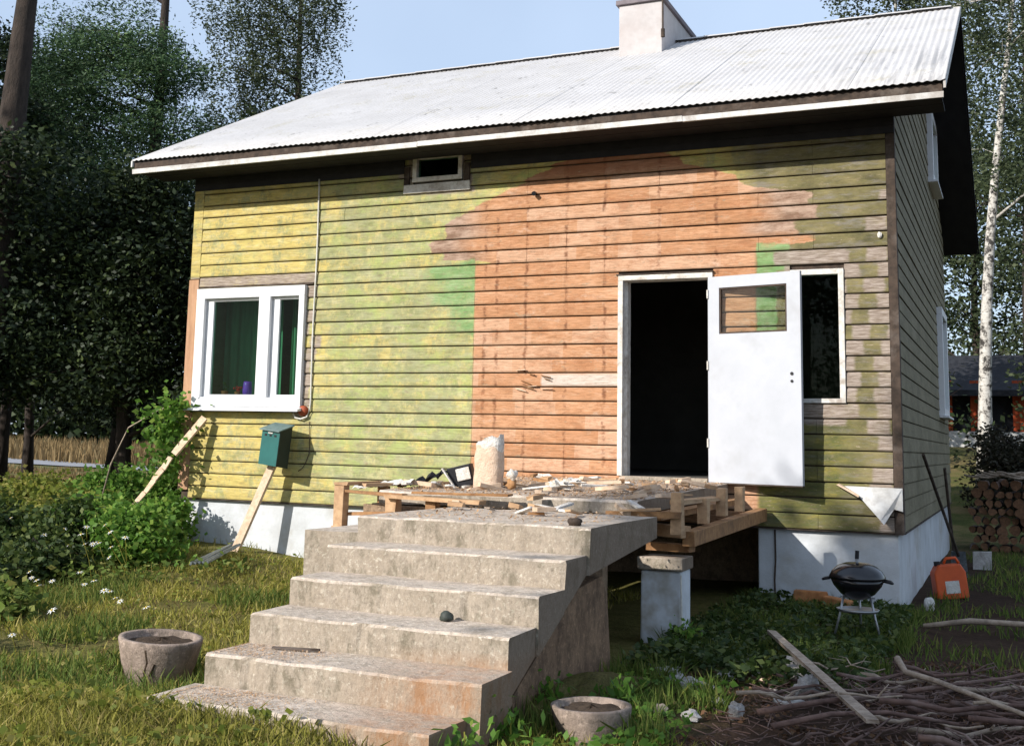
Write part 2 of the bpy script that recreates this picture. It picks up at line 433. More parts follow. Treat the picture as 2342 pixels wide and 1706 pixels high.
def roof_material():
    k = NB('grey fibre cement sheet', 0.75, 0.25)
    X, Y, Z = k.xyz()
    n1 = k.noise(1.3, 5, .7); n2 = k.noise(18, 5, .7)
    c = k.ramp(n1, [(0.3, (0.45, 0.435, 0.425)), (0.7, (0.54, 0.525, 0.52))])
    lich = k.ramp(k.noise(1.3, 8, .85, off=5), [(0.54, 0.0), (0.68, 0.65)])
    c = k.mix(lich, c, (0.38, 0.345, 0.235))
    mark = k.ramp(k.noise(3.2, 8, .8, (1.2, .5, 1), off=33), [(0.585, 0.0), (0.65, 0.75)])
    c = k.mix(mark, c, (0.20, 0.19, 0.18))
    streak = k.m_('MULTIPLY', k.ramp(k.noise(22, 2, .5, (1, .04, .04), off=50), [(0.5, 0.0), (0.6, 0.5)]), k.m_('MULTIPLY', k.step(X, 8.0, 1.4), k.step(Z, 4.8, -0.9)))
    c = k.mix(streak, c, (0.20, 0.20, 0.21))
    c = k.mix(k.ramp(n2, [(0.35, 0.25), (0.5, 0.0)]), c, (0.32, 0.31, 0.29))
    k.color(c); k.bump(n2, 0.2, 0.004)
    return k.m
M_roof = roof_material()
M_found = simple('whitewashed foundation plaster', (0.60, 0.62, 0.64), (0.48, 0.49, 0.49), 3.0, 0.85, c3=(0.34, 0.30, 0.23), dirt=0.7, bump=.5, dist=.015)
def concrete_material(name, a, b, stain, amt=0.7, grime_and_shade=False):
    k = NB(name, 0.9, 0.2)
    X, Y, Z = k.xyz()
    n1 = k.noise(2.8, 6, .75); n2 = k.noise(26, 6, .75); n3 = k.noise(9, 5, .8, (1, 1, .5), off=7)
    c = k.ramp(n1, [(0.32, b), (0.64, a)])
    c = k.mix(k.ramp(n3, [(0.47, 0.0), (0.62, amt)]), c, stain)
    c = k.mix(k.ramp(n2, [(0.36, 0.5), (0.52, 0.0)]), c, tuple(v * .45 for v in a))
    c = k.mix(k.ramp(k.noise(34, 5, .7, off=3), [(0.56, 0.0), (0.64, 0.6)]), c, tuple(min(.8, v * 1.4) for v in a))
    c = k.mix(k.ramp(k.noise(13, 6, .85, off=13), [(0.54, 0.0), (0.60, 0.45)]), c, tuple(v * .5 for v in b))
    if grime_and_shade:
        # grime gathers on the vertical faces of the steps
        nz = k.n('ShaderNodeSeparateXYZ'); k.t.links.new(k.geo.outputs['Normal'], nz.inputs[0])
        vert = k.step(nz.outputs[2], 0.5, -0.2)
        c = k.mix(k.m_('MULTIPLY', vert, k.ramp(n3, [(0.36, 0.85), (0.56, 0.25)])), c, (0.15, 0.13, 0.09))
        rm = k.m_('MULTIPLY', k.m_('MULTIPLY', k.step(X, 6.75, 0.5), k.step(Z, -0.85, -0.1)), k.ramp(n3, [(0.4, 0.75), (0.6, 0.2)]))
        c = k.mix(rm, c, (0.34, 0.17, 0.08))
    if grime_and_shade:
        side = k.step(nz.outputs[0], 0.5, 0.2)  # right-hand faces: brown concrete, darkened further for their shade
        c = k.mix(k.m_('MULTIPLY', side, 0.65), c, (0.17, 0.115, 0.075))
    k.color(c); k.bump(k.m_('ADD', n2, k.m_('MULTIPLY', n3, 1.4)), 0.7, 0.012)
    return k.m
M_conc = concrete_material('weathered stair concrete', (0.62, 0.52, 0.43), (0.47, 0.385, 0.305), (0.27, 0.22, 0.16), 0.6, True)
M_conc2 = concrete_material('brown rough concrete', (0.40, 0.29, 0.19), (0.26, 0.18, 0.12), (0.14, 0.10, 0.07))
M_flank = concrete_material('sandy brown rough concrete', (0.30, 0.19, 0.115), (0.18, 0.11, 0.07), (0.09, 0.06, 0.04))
M_pot = concrete_material('concrete planter', (0.36, 0.28, 0.23), (0.24, 0.185, 0.15), (0.15, 0.12, 0.09))
M_pillar = simple('whitewashed pillar block', (0.66, 0.69, 0.72), (0.50, 0.52, 0.53), 5, 0.85, c3=(0.30, 0.25, 0.17), dirt=0.85)
M_pine = simple('raw pine timber', (0.54, 0.35, 0.20), (0.36, 0.215, 0.115), 16, 0.75, (1, .25, 1), obj=True, c3=(0.30, 0.17, 0.09))
M_pineo = simple('weathered orange timber', (0.38, 0.205, 0.09), (0.22, 0.11, 0.05), 14, 0.8, obj=True, c3=(0.12, .07, .04))
M_greywood = simple('grey weathered timber', (0.40, 0.32, 0.25), (0.22, 0.165, 0.12), 18, 0.85, obj=True, c3=(0.13, .10, .08))
M_palewood = simple('pale split wood', (0.66, 0.50, 0.36), (0.50, 0.34, 0.22), 20, 0.8, obj=True)
M_bark = simple('dark bark', (0.060, 0.045, 0.036), (0.028, 0.022, 0.018), 9, 0.95, (1, 1, .3), bump=.9, dist=.04)
M_branch = simple('dry branch bark', (0.17, 0.105, 0.085), (0.075, 0.045, 0.038), 14, 0.9, c3=(0.26, .20, .175))
def birch_bark():
    k = NB('birch bark', 0.7, 0.3)
    n = k.noise(7, 5, .75, (1, 1, .9)); n2 = k.noise(16, 3, .6, (.5, .5, 3), off=5)
    c = k.ramp(n, [(0.42, (0.04, 0.035, 0.03)), (0.5, (0.46, 0.43, 0.38)), (0.7, (0.62, 0.60, 0.55))])
    c = k.mix(k.ramp(n2, [(0.6, 0.0), (0.66, 0.85)]), c, (0.05, 0.04, 0.035))
    k.color(c); k.bump(n, .4, .02); return k.m
M_birch = birch_bark()
M_glass = glass_mat('window glass', (0.62, 0.78, 0.70), 1.17)
M_clear = glass_mat('clear door glass', (0.93, 0.95, 0.94), 1.35)
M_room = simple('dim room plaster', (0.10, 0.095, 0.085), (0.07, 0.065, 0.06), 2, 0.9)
M_black = simple('black enamel', (0.010, 0.010, 0.013), (0.008, 0.008, 0.010), 3, 0.18, spec=0.6, bump=0.0, obj=True)
M_alu = simple('dull aluminium', (0.42, 0.43, 0.45), (0.30, 0.31, 0.33), 10, 0.42, metal=0.8, bump=0.05, obj=True)
M_teal = simple('teal green enamel', (0.018, 0.125, 0.115), (0.014, 0.10, 0.092), 5, 0.35, spec=0.5, bump=0.03, obj=True)
M_teallid = simple('faded grey green lid', (0.16, 0.22, 0.21), (0.10, 0.15, 0.145), 12, 0.5, obj=True)
M_greenshade = simple('shaded green side', (0.010, 0.022, 0.020), (0.007, 0.014, 0.013), 5, 0.5, obj=True)
M_orange = simple('orange plastic', (0.70, 0.11, 0.02), (0.52, 0.075, 0.015), 4, 0.45, spec=.4, bump=.03, obj=True)
M_paper = simple('pale paper sack', (0.70, 0.53, 0.40), (0.58, 0.42, 0.30), 9, 0.8, obj=True, bump=.8, dist=.03)
M_plastic = simple('white crumpled plastic', (0.80, 0.77, 0.72), (0.66, 0.60, 0.52), 12, 0.5, obj=True, bump=.9, dist=.03)
M_blackpl = simple('black plastic', (0.015, 0.015, 0.018), (0.010, 0.010, 0.012), 8, 0.5, obj=True)
M_insul = simple('dirty white insulation', (0.62, 0.59, 0.56), (0.40, 0.36, 0.33), 12, 0.95, obj=True, bump=.9, dist=.03)
M_soil = simple('pot soil', (0.10, 0.068, 0.045), (0.045, 0.03, 0.02), 25, 1.0, bump=1, dist=.02)
M_cable = simple('white cable', (0.66, 0.64, 0.58), None, 20, 0.6)
M_rust = simple('rusty red cap', (0.42, 0.09, 0.035), (0.22, 0.05, 0.02), 20, 0.6)
M_steel = simple('dull steel bar', (0.28, 0.31, 0.34), (0.15, 0.17, 0.19), 30, 0.45, metal=.6, obj=True)
M_stone = simple('dark green stone', (0.05, 0.06, 0.05), (0.03, 0.035, 0.03), 20, 0.6, obj=True)
M_log = simple('log bark', (0.11, 0.06, 0.042), (0.045, 0.03, 0.022), 14, 0.9, obj=True, c3=(0.30, .26, .23))
M_logend = simple('log cut end', (0.24, 0.125, 0.065), (0.10, 0.05, 0.03), 26, 0.85, obj=True)
M_brick = simple('orange clay block', (0.46, 0.20, 0.075), (0.28, 0.11, 0.04), 16, 0.9, obj=True, c3=(.14, .09, .05))
M_red = simple('red ochre boards', (0.40, 0.07, 0.022), (0.27, 0.045, 0.018), 7, 0.85, (1, 1, .2))
M_roofblack = simple('black roofing felt', (0.028, 0.03, 0.036), (0.018, 0.018, 0.022), 5, 0.85)
M_chim = simple('whitewashed chimney render', (0.52, 0.49, 0.48), (0.44, 0.41, 0.40), 4, 0.9, c3=(0.40, .34, .32), dirt=.5)
M_chimcap = simple('dark chimney flashing', (0.20, 0.17, 0.18), (0.13, 0.11, 0.12), 7, 0.7)
M_purple = simple('purple glazed vase', (0.35, 0.06, 0.75), (0.22, 0.05, 0.62), 5, 0.3, spec=.6, bump=0)
M_redfl = simple('red petals', (0.60, 0.02, 0.02), (0.4, 0.02, 0.02), 30, 0.6)
M_flower = simple('white petals', (0.82, 0.82, 0.78), (0.7, 0.7, 0.66), 40, 0.7, bump=0)
M_petalc = simple('yellow flower centre', (0.6, 0.42, 0.05), None, 40, 0.7, bump=0)
M_chip = leaf_mat('wood chips and sawdust', (0.44, 0.25, 0.12), (0.64, 0.42, 0.25), (0.76, 0.60, 0.44), trans=0.0, rough=.9)

def ground_material():
    k = NB('soil and thatch', 1.0, 0.1)
    X, Y, Z = k.xyz()
    n1 = k.noise(0.9, 6, .7); n2 = k.noise(7, 6, .75); n3 = k.noise(45, 4, .7)
    soil = k.ramp(n2, [(0.3, (0.030, 0.018, 0.013)), (0.6, (0.075, 0.045, 0.03)), (0.75, (0.14, 0.09, 0.06))])
    straw = k.ramp(n2, [(0.3, (0.12, 0.10, 0.03)), (0.5, (0.26, 0.21, 0.07)), (0.7, (0.38, 0.27, 0.12))])
    lawn = k.ramp(n1, [(0.3, (0.05, 0.075, 0.02)), (0.6, (0.12, 0.14, 0.035))])
    left = k.step(k.m_('ADD', X, k.m_('MULTIPLY_ADD', n1, 1.6, -0.8)), 7.6, -1.4)
    c = k.mix(left, soil, k.mix(0.5, straw, lawn))
    far = k.m_('MAXIMUM', k.step(Y, 9, 6), k.step(X, -4, -4))
    c = k.mix(far, c, k.mix(k.ramp(n1, [(0.45, 0.1), (0.6, 0.9)]), lawn, (0.24, 0.18, 0.085)))
    c = k.mix(k.ramp(n3, [(0.35, 0.5), (0.55, 0)]), c, (0.03, 0.022, 0.014))
    k.color(c); k.bump(k.m_('ADD', n2, n3), 0.9, 0.03)
    return k.m
M_ground = ground_material()
M_road = simple('pale dusty road', (0.30, 0.30, 0.31), (0.22, 0.22, 0.23), 3, 0.9)

# ------------------------------------------------------------------ ground
def ground():
    xs = np.concatenate([np.linspace(-600, -40, 15)[:-1], np.linspace(-40, -3, 28)[:-1], np.linspace(-3, 13, 100)[:-1], np.linspace(13, 40, 20)[:-1], np.linspace(40, 600, 15)])
    ys = np.concatenate([np.linspace(-600, -30, 15)[:-1], np.linspace(-30, -9, 20)[:-1], np.linspace(-9, 4, 90)[:-1], np.linspace(4, 30, 40)[:-1], np.linspace(30, 80, 15)[:-1], np.linspace(80, 600, 12)])
    nx, ny = len(xs), len(ys)
    v = [(x, y, H(x, y)) for y in ys for x in xs]
    f = [(j * nx + i, j * nx + i + 1, (j + 1) * nx + i + 1, (j + 1) * nx + i) for j in range(ny - 1) for i in range(nx - 1)]
    mb = MB(); mb.v = v; mb.f = f
    struct(mb.build('ground', M_ground, smooth=True))
    # the distant road seen past the left end of the house
    mb = MB(); n = 40
    for i in range(n + 1):
        t = i / n; x = -75 + 72 * t; y = 24 + 16 * (1 - t) + 2 * math.sin(t * 3)
        for (dx, w) in ((0, -2.6), (0, 2.6)):
            mb.v.append((x, y + w, H(x, y + w) + 0.05))
    mb.f = [(2 * i, 2 * i + 2, 2 * i + 3, 2 * i + 1) for i in range(n)]
    struct(mb.build('road', M_road))
ground()

# ------------------------------------------------------------------ the house
W, D = 8.694, 8.76
YR, ZR = 4.38, 6.297
EO, GO = 0.66, 0.515
ZE = 3.775
SL = (ZR - ZE) / (YR + EO)
ZB, PITCH = -0.484, 0.1563
house = Thing('house', 'old wooden house with half stripped yellow siding, corrugated roof and open white door', 'house', (4.3, 4.4, -1.2))

# openings on the front wall: x0, x1, z0, z1
OPEN = [(0.158, 1.803, 0.667, 2.17), (5.824, 6.86, -0.02, 2.13), (7.66, 8.19, 0.765, 2.12), (3.24, 3.90, 3.36, 3.66)]
def wall_backing():
    mb = MB()
    xs = sorted({0.02, W - 0.02} | {v for o in OPEN for v in o[:2]})
    zs = sorted({ZB, 3.95} | {v for o in OPEN for v in o[2:]})
    for i in range(len(xs) - 1):
        for j in range(len(zs) - 1):
            cx, cz = (xs[i] + xs[i + 1]) / 2, (zs[j] + zs[j + 1]) / 2
            if any(o[0] < cx < o[1] and o[2] < cz < o[3] for o in OPEN): continue
            mb.box(xs[i], xs[i + 1], 0.032, 0.17, zs[j], zs[j + 1])
    house.part(mb, 'wall', M_darkwood)
    mb = MB()                                              # left, back and right walls behind the boards
    mb.prism([(0.18, ZB), (D - .02, ZB), (D - .02, 3.95), (YR, 6.1), (0.18, 3.95)], 'x', W - 0.17, W - 0.032)
    mb.prism([(0.18, ZB), (D - .02, ZB), (D - .02, 3.95), (YR, 6.1), (0.18, 3.95)], 'x', 0.0, 0.14)
    mb.box(0.15, W - 0.18, D - 0.16, D, ZB, 3.95)
    house.part(mb, 'wall', M_gable)
    mb = MB()                                              # inside: floor, ceiling, partition
    mb.box(0.15, W - 0.18, 0.18, D - 0.17, -0.16, -0.02)
    mb.box(0.15, W - 0.18, 0.18, D - 0.17, 2.62, 2.72)
    mb.box(0.15, W - 0.18, 3.9, 4.0, -0.015, 2.61)
    mb.box(2.6, 2.7, 0.18, 3.89, -0.015, 2.61)
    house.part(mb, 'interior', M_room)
wall_backing()

def board(x0, x1, z0, z1, y, mat):
    """front board: shallow bevel top and bottom, slight sag"""
    j = lambda: random.uniform(-0.0022, 0.0022)
    g = 0.0062
    yo = y + random.uniform(-0.0035, 0.0025)
    zb0, zb1 = z0 + g + j() * .6, z0 + g + j() * .6
    zt0, zt1 = z1 - g + j() * .6, z1 - g + j() * .6
    tl = random.uniform(-0.002, 0.002)
    prof = lambda zb, zt: [(y + 0.028, zb), (yo - 0.002, zb + 0.001), (yo - 0.004, zb + 0.010), (yo + 0.003 + tl, zt - 0.016), (yo + 0.012, zt), (y + 0.028, zt)]
    a, b = prof(zb0, zt0), prof(zb1, zt1)
    n = len(a)
    vs = [(x0, p[0], p[1]) for p in a] + [(x1, p[0], p[1]) for p in b]
    fs = [tuple(range(n)), tuple(range(2 * n - 1, n - 1, -1))] + [(i, i + n, (i + 1) % n + n, (i + 1) % n) for i in range(n)]
    mb = MB(); mb.add(vs, fs)
    return house.part(mb, 'board', mat)

def front_boards():
    r = 0; z = ZB
    studs = [4.73, 5.21, 5.66, 6.28]
    while z < 3.8:
        z1 = z + PITCH
        zc_ = (z + z1) / 2
        spans = [(0.15, 8.615)]
        for (a, b, c, d) in OPEN:
            if c - 0.05 < zc_ < d + 0.04:
                out = []
                for (s, e) in spans:
                    if e <= a or s >= b: out.append((s, e)); continue
                    if s < a: out.append((s, a - 0.004))
                    if e > b: out.append((b + 0.004, e))
                spans = out
        segs = []
        for (s, e) in spans:
            cuts = []
            if z < 2.3 and s < 4.0 < 4.2 < e: cuts.append(4.09)
            elif s < 4.0 < 4.2 < e: cuts.append(random.choice([3.55, 4.05, 4.73, 2.3]))
            for c in studs:
                if s + .6 < c < e - .6 and random.random() < 0.16: cuts.append(c)
            for c in (2.28, 7.34, 7.9):
                if s + .5 < c < e - .5 and random.random() < 0.22: cuts.append(c)
            cuts = sorted(set(cuts))
            last = s
            for c in cuts:
                if c - last < .3: continue
                segs.append((last, c - 0.0015)); last = c + 0.0015
            segs.append((last, e))
        for (s, e) in segs:
            if e - s > 0.02: board(s, e, z, z1, 0.0, M_siding)
        z = z1; r += 1
front_boards()

def gable_boards():
    z = ZB
    Wn = [(6.35, 7.65, 0.85, 2.45), (5.35, 6.55, 4.15, 5.2)]
    while z < 6.05:
        z1 = z + PITCH; zc_ = (z + z1) / 2
        y0, y1 = 0.10, D - 0.03
        if z1 > 3.8:
            ins = (z1 - 3.8) / SL
            y0, y1 = max(y0, ins - 0.1), min(y1, D - ins + 0.1)
        spans = [(y0, y1)]
        for (a, b, c, d) in Wn:
            if c < zc_ < d:
                spans = [q for (s, e) in spans for q in ((s, min(e, a)), (max(s, b), e)) if q[1] - q[0] > 0.05]
        for (s, e) in spans:
            x = W + random.uniform(-.003, .003); g = .005
            mb = MB(); pf = [(x - 0.028, z + g), (x + 0.003, z + g), (x + 0.004, z + g + .012), (x - .005, z1 - g), (x - .028, z1 - g)]
            mb.prism(pf, 'y', s, e)
            house.part(mb, 'board', M_gable)
        z = z1
gable_boards()

# corner timbers
house.part(MB().box(8.618, W + 0.012, -0.006, 0.095, ZB, 3.72, j=0.002), 'corner_post', M_darkwood, bevel=.004)
house.part(MB().box(-0.01, 0.145, -0.014, 0.03, ZB + .1, 2.30), 'corner_board', M_cornerwood, bevel=.004)
house.part(MB().box(0.0, 0.145, -0.004, 0.03, 2.31, 3.72), 'corner_board', M_siding, bevel=.003)
# foundation
def foundation():
    mb = MB()
    mb.box(0.05, 4.45, 0.045, 0.30, -1.6, ZB - 0.012)
    mb.box(7.30, W - 0.045, 0.045, 0.30, -1.6, ZB - 0.012)
    house.part(MB().box(4.20, 7.30, 1.9, 2.0, -1.6, ZB - .03), 'cellar_wall', M_conc2)
    mb.box(W - 0.30, W - 0.045, 0.305, D - 0.05, -1.6, ZB - 0.012)
    mb.box(0.05, 0.30, 0.305, D - 0.05, -1.6, ZB - 0.012)
    f = house.part(mb, 'foundation', M_found, bevel=0.012)
    mb = MB(); mb.box(0.0, W, -0.012, 0.10, ZB - 0.010, ZB - 0.001); mb.box(W - .09, W + .012, 0.103, D, ZB - 0.010, ZB - 0.001)
    house.part(mb, 'drip_strip', M_darkwood)
    # crack and old pipe down the right part of the plinth
    house.part(MB().tube([(7.47, 0.035, ZB - .02), (7.475, 0.03, -0.8), (7.462, 0.035, -1.0), (7.47, 0.04, -1.25)], 0.009, 6), 'pipe', M_darkwood)
foundation()

# roof
def roof_sheets():
    pitch = 0.0762; amp = 0.0062
    x = -GO; n = 11; wsh = (W + 2 * GO) / n
    nrm = Vector((0, -SL, 1)).normalized()
    for i in range(n):
        x0, x1 = x - 0.02, x + wsh + 0.02
        lift = 0.0025 * (i % 2) + random.uniform(0, .0015)
        ext = random.uniform(-0.012, 0.02)
        m = int((x1 - x0) / pitch * 6)
        mb = MB()
        rows = [(-EO - ext), 0.2, 1.6, 3.0, YR + 0.01]
        for side in (0.0, -0.007):
            for yy in rows:
                for k in range(m + 1):
                    xx = x0 + (x1 - x0) * k / m
                    zz = ZE + (yy + EO) * SL + lift * (1 if yy < 1 else .5) + amp * math.cos(2 * math.pi * xx / pitch) + side + 0.01
                    mb.v.append((xx, yy, zz))
        R = len(rows); Q = m + 1
        for a in range(R - 1):
            for k in range(m):
                p = a * Q + k
                mb.f.append((p, p + 1, p + Q + 1, p + Q))
                q = R * Q + p
                mb.f.append((q, q + Q, q + Q + 1, q + 1))
        for k in range(m): mb.f.append((k, R * Q + k, R * Q + k + 1, k + 1))
        for a in range(R - 1):
            mb.f.append((a * Q, (a + 1) * Q, R * Q + (a + 1) * Q, R * Q + a * Q))
            p = a * Q + m; mb.f.append((p, R * Q + p, R * Q + p + Q, p + Q))
        house.part(mb, 'roof_sheet', M_roof, smooth=True)
        x += wsh
roof_sheets()
def zroof(y): return ZE + (y + EO) * SL if y <= YR else ZE + (D + EO - y) * SL
def roof_rest():
    # back slope
    mb = MB().add([(-GO, YR, ZR + .0), (W + GO, YR, ZR + .0), (W + GO, D + EO, ZE), (-GO, D + EO, ZE),
                   (-GO, YR, ZR + .02), (W + GO, YR, ZR + .02), (W + GO, D + EO, ZE + .02), (-GO, D + EO, ZE + .02)],
                  [(0, 1, 2, 3), (7, 6, 5, 4), (0, 4, 5, 1), (2, 6, 7, 3), (1, 5, 6, 2), (0, 3, 7, 4)])
    house.part(mb, 'back_roof', M_roof)
    # roof deck (dark boards) under both slopes, seen at the verges and behind the corrugation
    t = 0.075
    mb = MB()
    for (ya, yb) in ((-EO + .045, YR - .002), (D + EO - .045, YR + .002)):
        za, zb = zroof(ya), zroof(yb)
        mb.prism([(ya, za - .012), (yb, zb - .012), (yb, zb - t), (ya, za - t)], 'x', -GO + .02, W + GO - .02)
    house.part(mb, 'roof_deck', M_dark)
    # dark upper fascia with the white strip below it
    house.part(MB().box(-GO + .01, W + GO - .01, -EO + .028, -EO + .044, 3.668, 3.756), 'fascia_board', M_darkwood)
    # the white lower strip in three lengths, joints a little apart
    for (a, b, dz) in ((-GO, 3.62, 0.0), (3.625, 6.7, 0.006), (6.705, W + GO, 0.0)):
        house.part(MB().box(a, b, -0.652, -0.628, 3.612 + dz, 3.672 + dz, j=.003), 'fascia_strip', M_fascia)
    # boxed soffit at the eaves
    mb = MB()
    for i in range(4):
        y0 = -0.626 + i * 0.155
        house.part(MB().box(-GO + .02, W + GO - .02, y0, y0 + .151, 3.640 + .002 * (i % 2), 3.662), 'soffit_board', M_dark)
    for (a, b) in ((0.0, 3.12), (4.01, W + .012)):  # added dark boards stand in for the deep shade under the eave
        house.part(MB().box(a, b, -.020, -.0065, 3.475, 3.555, j=.001), 'eave_shade_board', M_dark)
        house.part(MB().box(a, b, -.022, -.0065, 3.558, 3.64, j=.001), 'eave_shade_board', M_dark)
    # verge boards and verge soffit at both gables
    for s, xx in ((1, W + GO), (-1, -GO)):
        for (ya, yb) in ((-EO + .0, YR), (D + EO, YR)):
            za, zb = zroof(ya), zroof(yb)
            thin = .055
            mat = M_fascia if ya < 0 else M_dark
            mb = MB().prism([(ya, za + .005), (yb, zb + .005), (yb, zb - thin - .02), (ya, za - thin - .02)], 'x', xx, xx + s * .022)
            house.part(mb, 'verge_board', mat)
            mb = MB().prism([(ya + (.05 if ya < 0 else -.05), zroof(ya + (.05 if ya < 0 else -.05)) - .085), (yb, zb - .085), (yb, zb - .105), (ya + (.05 if ya < 0 else -.05), zroof(ya + (.05 if ya < 0 else -.05)) - .105)], 'x', min(xx - s * .002, xx - s * (GO + .02)), max(xx - s * .002, xx - s * (GO + .02)))
            house.part(mb, 'verge_soffit', M_dark)
    # deep dark verge board hanging on the far slope of the right gable
    ya, yb = D + EO, YR + .1
    # ridge capping made of short curved tiles
    x = -GO
    while x < W + GO - .2:
        L = 0.48
        mb = MB(); seg = 8
        for k in range(seg + 1):
            a = math.pi * (0.08 + 0.84 * k / seg)
            for xx, rr in ((x, .105), (x + L + .03, .092)):
                mb.v.append((xx, YR - math.cos(a) * rr * 1.25, ZR - .02 + math.sin(a) * rr * .62))
        mb.f = [(2 * k, 2 * k + 2, 2 * k + 3, 2 * k + 1) for k in range(seg)]
        house.part(mb, 'ridge_tile', M_roof, smooth=True)
        x += L
roof_rest()
# chimney
def chimney():
    x0, x1, y0, y1 = 4.66, 5.30, 3.55, 5.35
    c = house.part(MB().box(x0, x1, y0, y1, 5.2, 6.66, j=.006), 'chimney', M_chim, bevel=.01)
    house.part(MB().box(x0 - .04, x1 + .04, y0 - .04, y1 + .04, 6.66, 6.73, j=.004), 'chimney_cap', M_chimcap, c, bevel=.006)
    house.part(MB().box(x0 + .1, x1 - .1, y0 + .1, y1 - .1, 6.73, 6.76), 'flue_rim', M_darkwood, c)
    house.part(MB().tube([(x1 + .02, y0 - .02, 6.16), (x1 + .015, y0 - .025, 6.9)], .012, 6), 'lightning_rod', M_darkwood, c)
    house.part(MB().tube([(x1 + .02, y0 - .02, 6.10), (x1 + .02, y0 - .02, 6.22)], .03, 8), 'rod_clamp', M_darkwood, c)
chimney()

# big left window
def big_window():
    x0, x1, z0, z1 = 0.158, 1.803, 0.667, 2.17
    y = -0.055
    fw = 0.13
    mb = MB()
    mb.box(x0, x1, y, 0.10, z1 - fw, z1)
    mb.box(x0, x1, y, 0.10, z0, z0 + fw * .9)
    mb.box(x0, x0 + fw, y, 0.10, z0 + fw * .9, z1 - fw)
    mb.box(x1 - fw * .62, x1, y, 0.10, z0 + fw * .9, z1 - fw)
    mx = 1.13
    mb.box(mx, mx + 0.17, y, 0.10, z0 + fw * .9, z1 - fw)
    w = house.part(mb, 'window', M_white, bevel=.006)
    for (a, b) in ((x0 + fw, mx), (mx + .17, x1 - fw * .62)):
        c, d = z0 + fw * .9, z1 - fw
        sw = .035
        sb = MB()
        sb.box(a + .003, b - .003, 0.0, 0.06, d - sw, d - .003); sb.box(a + .003, b - .003, 0.0, 0.06, c + .003, c + sw)
        sb.box(a + .003, a + .11, 0.0, 0.06, c + sw, d - sw); sb.box(b - sw * .5, b - .003, 0.0, 0.06, c + sw, d - sw)
        house.part(sb, 'sash', M_white, w, bevel=.004)
        house.part(MB().box(a + .11, b - sw * .5, 0.028, 0.034, c + sw, d - sw), 'pane', M_glass, w)
    house.part(MB().add([(x0 - .04, -0.15, z0 - .03), (x1 + .03, -0.15, z0 - .03), (x1 + .03, 0.02, z0 + .012), (x0 - .04, 0.02, z0 + .012),
                         (x0 - .04, -0.15, z0 - .055), (x1 + .03, -0.15, z0 - .055), (x1 + .03, 0.02, z0 - .035), (x0 - .04, 0.02, z0 - .035)],
                        [(0, 1, 2, 3), (7, 6, 5, 4), (0, 4, 5, 1), (1, 5, 6, 2), (2, 6, 7, 3), (3, 7, 4, 0)]), 'sill', M_white, w)
    # inner sill inside the room, and folded green sheets standing in for window reflections
    house.part(MB().box(x0 + .14, x1 - .10, 0.102, 0.42, z0 + .10, z0 + .135), 'inner_sill', M_white, w)
    cm = simple('green window reflection', (0.20, 0.38, 0.27), (0.10, 0.22, 0.16), 3, .9, (3, 1, .3))
    for (a, b) in ((0.20, 1.10), (1.25, 1.74)):
        mb = MB(); n = 30
        for zz in (z0 + .12, z1 + .2):
            for k in range(n + 1):
                t = k / n; mb.v.append((a + (b - a) * t, .52 + .03 * math.sin(t * 34) + .02 * math.sin(t * 13 + zz), zz))
        mb.f = [(k, k + 1, n + 2 + k, n + 1 + k) for k in range(n)]
        house.part(mb, 'reflection_curtain', cm, w, smooth=True)
big_window()
# casing remains around the top of the big window
house.part(MB().box(0.15, 1.90, -0.016, 0.0, 2.185, 2.205, j=.004), 'casing_strip', M_darkwood)

def small_windows():
    x0, x1, z0, z1 = 3.24, 3.90, 3.36, 3.66
    mb = MB(); f = .055
    mb.box(x0, x1, -.03, .09, z0, z0 + f); mb.box(x0, x1, -.03, .09, z1 - .02, z1 - .003)
    mb.box(x0, x0 + f, -.03, .09, z0 + f, z1 - .02); mb.box(x1 - f, x1, -.03, .09, z0 + f, z1 - .02)
    w = house.part(mb, 'window', M_whiteworn, bevel=.004)
    house.part(MB().box(x0 + f, x1 - f, .03, .036, z0 + f, z1 - .02), 'pane', M_glass, w)
    mb = MB().box(3.13, 4.0, -.035, -.006, 3.225, 3.33, j=.004)
    house.part(mb, 'casing', M_whiteworn, w)
    house.part(MB().box(3.13, 3.20, -.034, -.006, 3.331, 3.55, j=.003), 'casing', M_darkwood, w)
    house.part(MB().box(3.93, 4.0, -.034, -.006, 3.331, 3.55, j=.003), 'casing', M_darkwood, w)
    # sidelight to the right of the door
    x0, x1, z0, z1 = 7.66, 8.19, 0.765, 2.12
    mb = MB(); f = .055
    mb.box(x0, x1, -.02, .09, z0, z0 + f * .8, j=.002); mb.box(x0, x1, -.02, .09, z1 - f, z1, j=.002)
    mb.box(x0, x0 + f, -.02, .09, z0 + f * .8, z1 - f); mb.box(x1 - f, x1, -.02, .09, z0 + f * .8, z1 - f)
    w = house.part(mb, 'window', M_whiteworn, bevel=.004)
    house.part(MB().box(x0 + f, x1 - f, .03, .036, z0 + f * .8, z1 - f), 'pane', M_glass, w)
    # gable windows seen edge on
    for (a, b, c, d) in ((6.35, 7.65, .85, 2.45), (5.35, 6.55, 4.15, 5.2)):
        mb = MB(); X0, X1 = W - .03, W + .075; f = .11
        mb.box(X0, X1, a, b, c, c + f); mb.box(X0, X1, a, b, d - f, d); mb.box(X0, X1, a, a + f, c + f, d - f); mb.box(X0, X1, b - f, b, c + f, d - f)
        w = house.part(mb, 'window', M_white, bevel=.005)
        house.part(MB().box(W - .01, W - .004, a + f, b - f, c + f, d - f), 'pane', M_glass, w)
        house.part(MB().box(W, W + .13, a - .04, b + .04, c - .03, c - .002), 'sill', M_white, w)
small_windows()

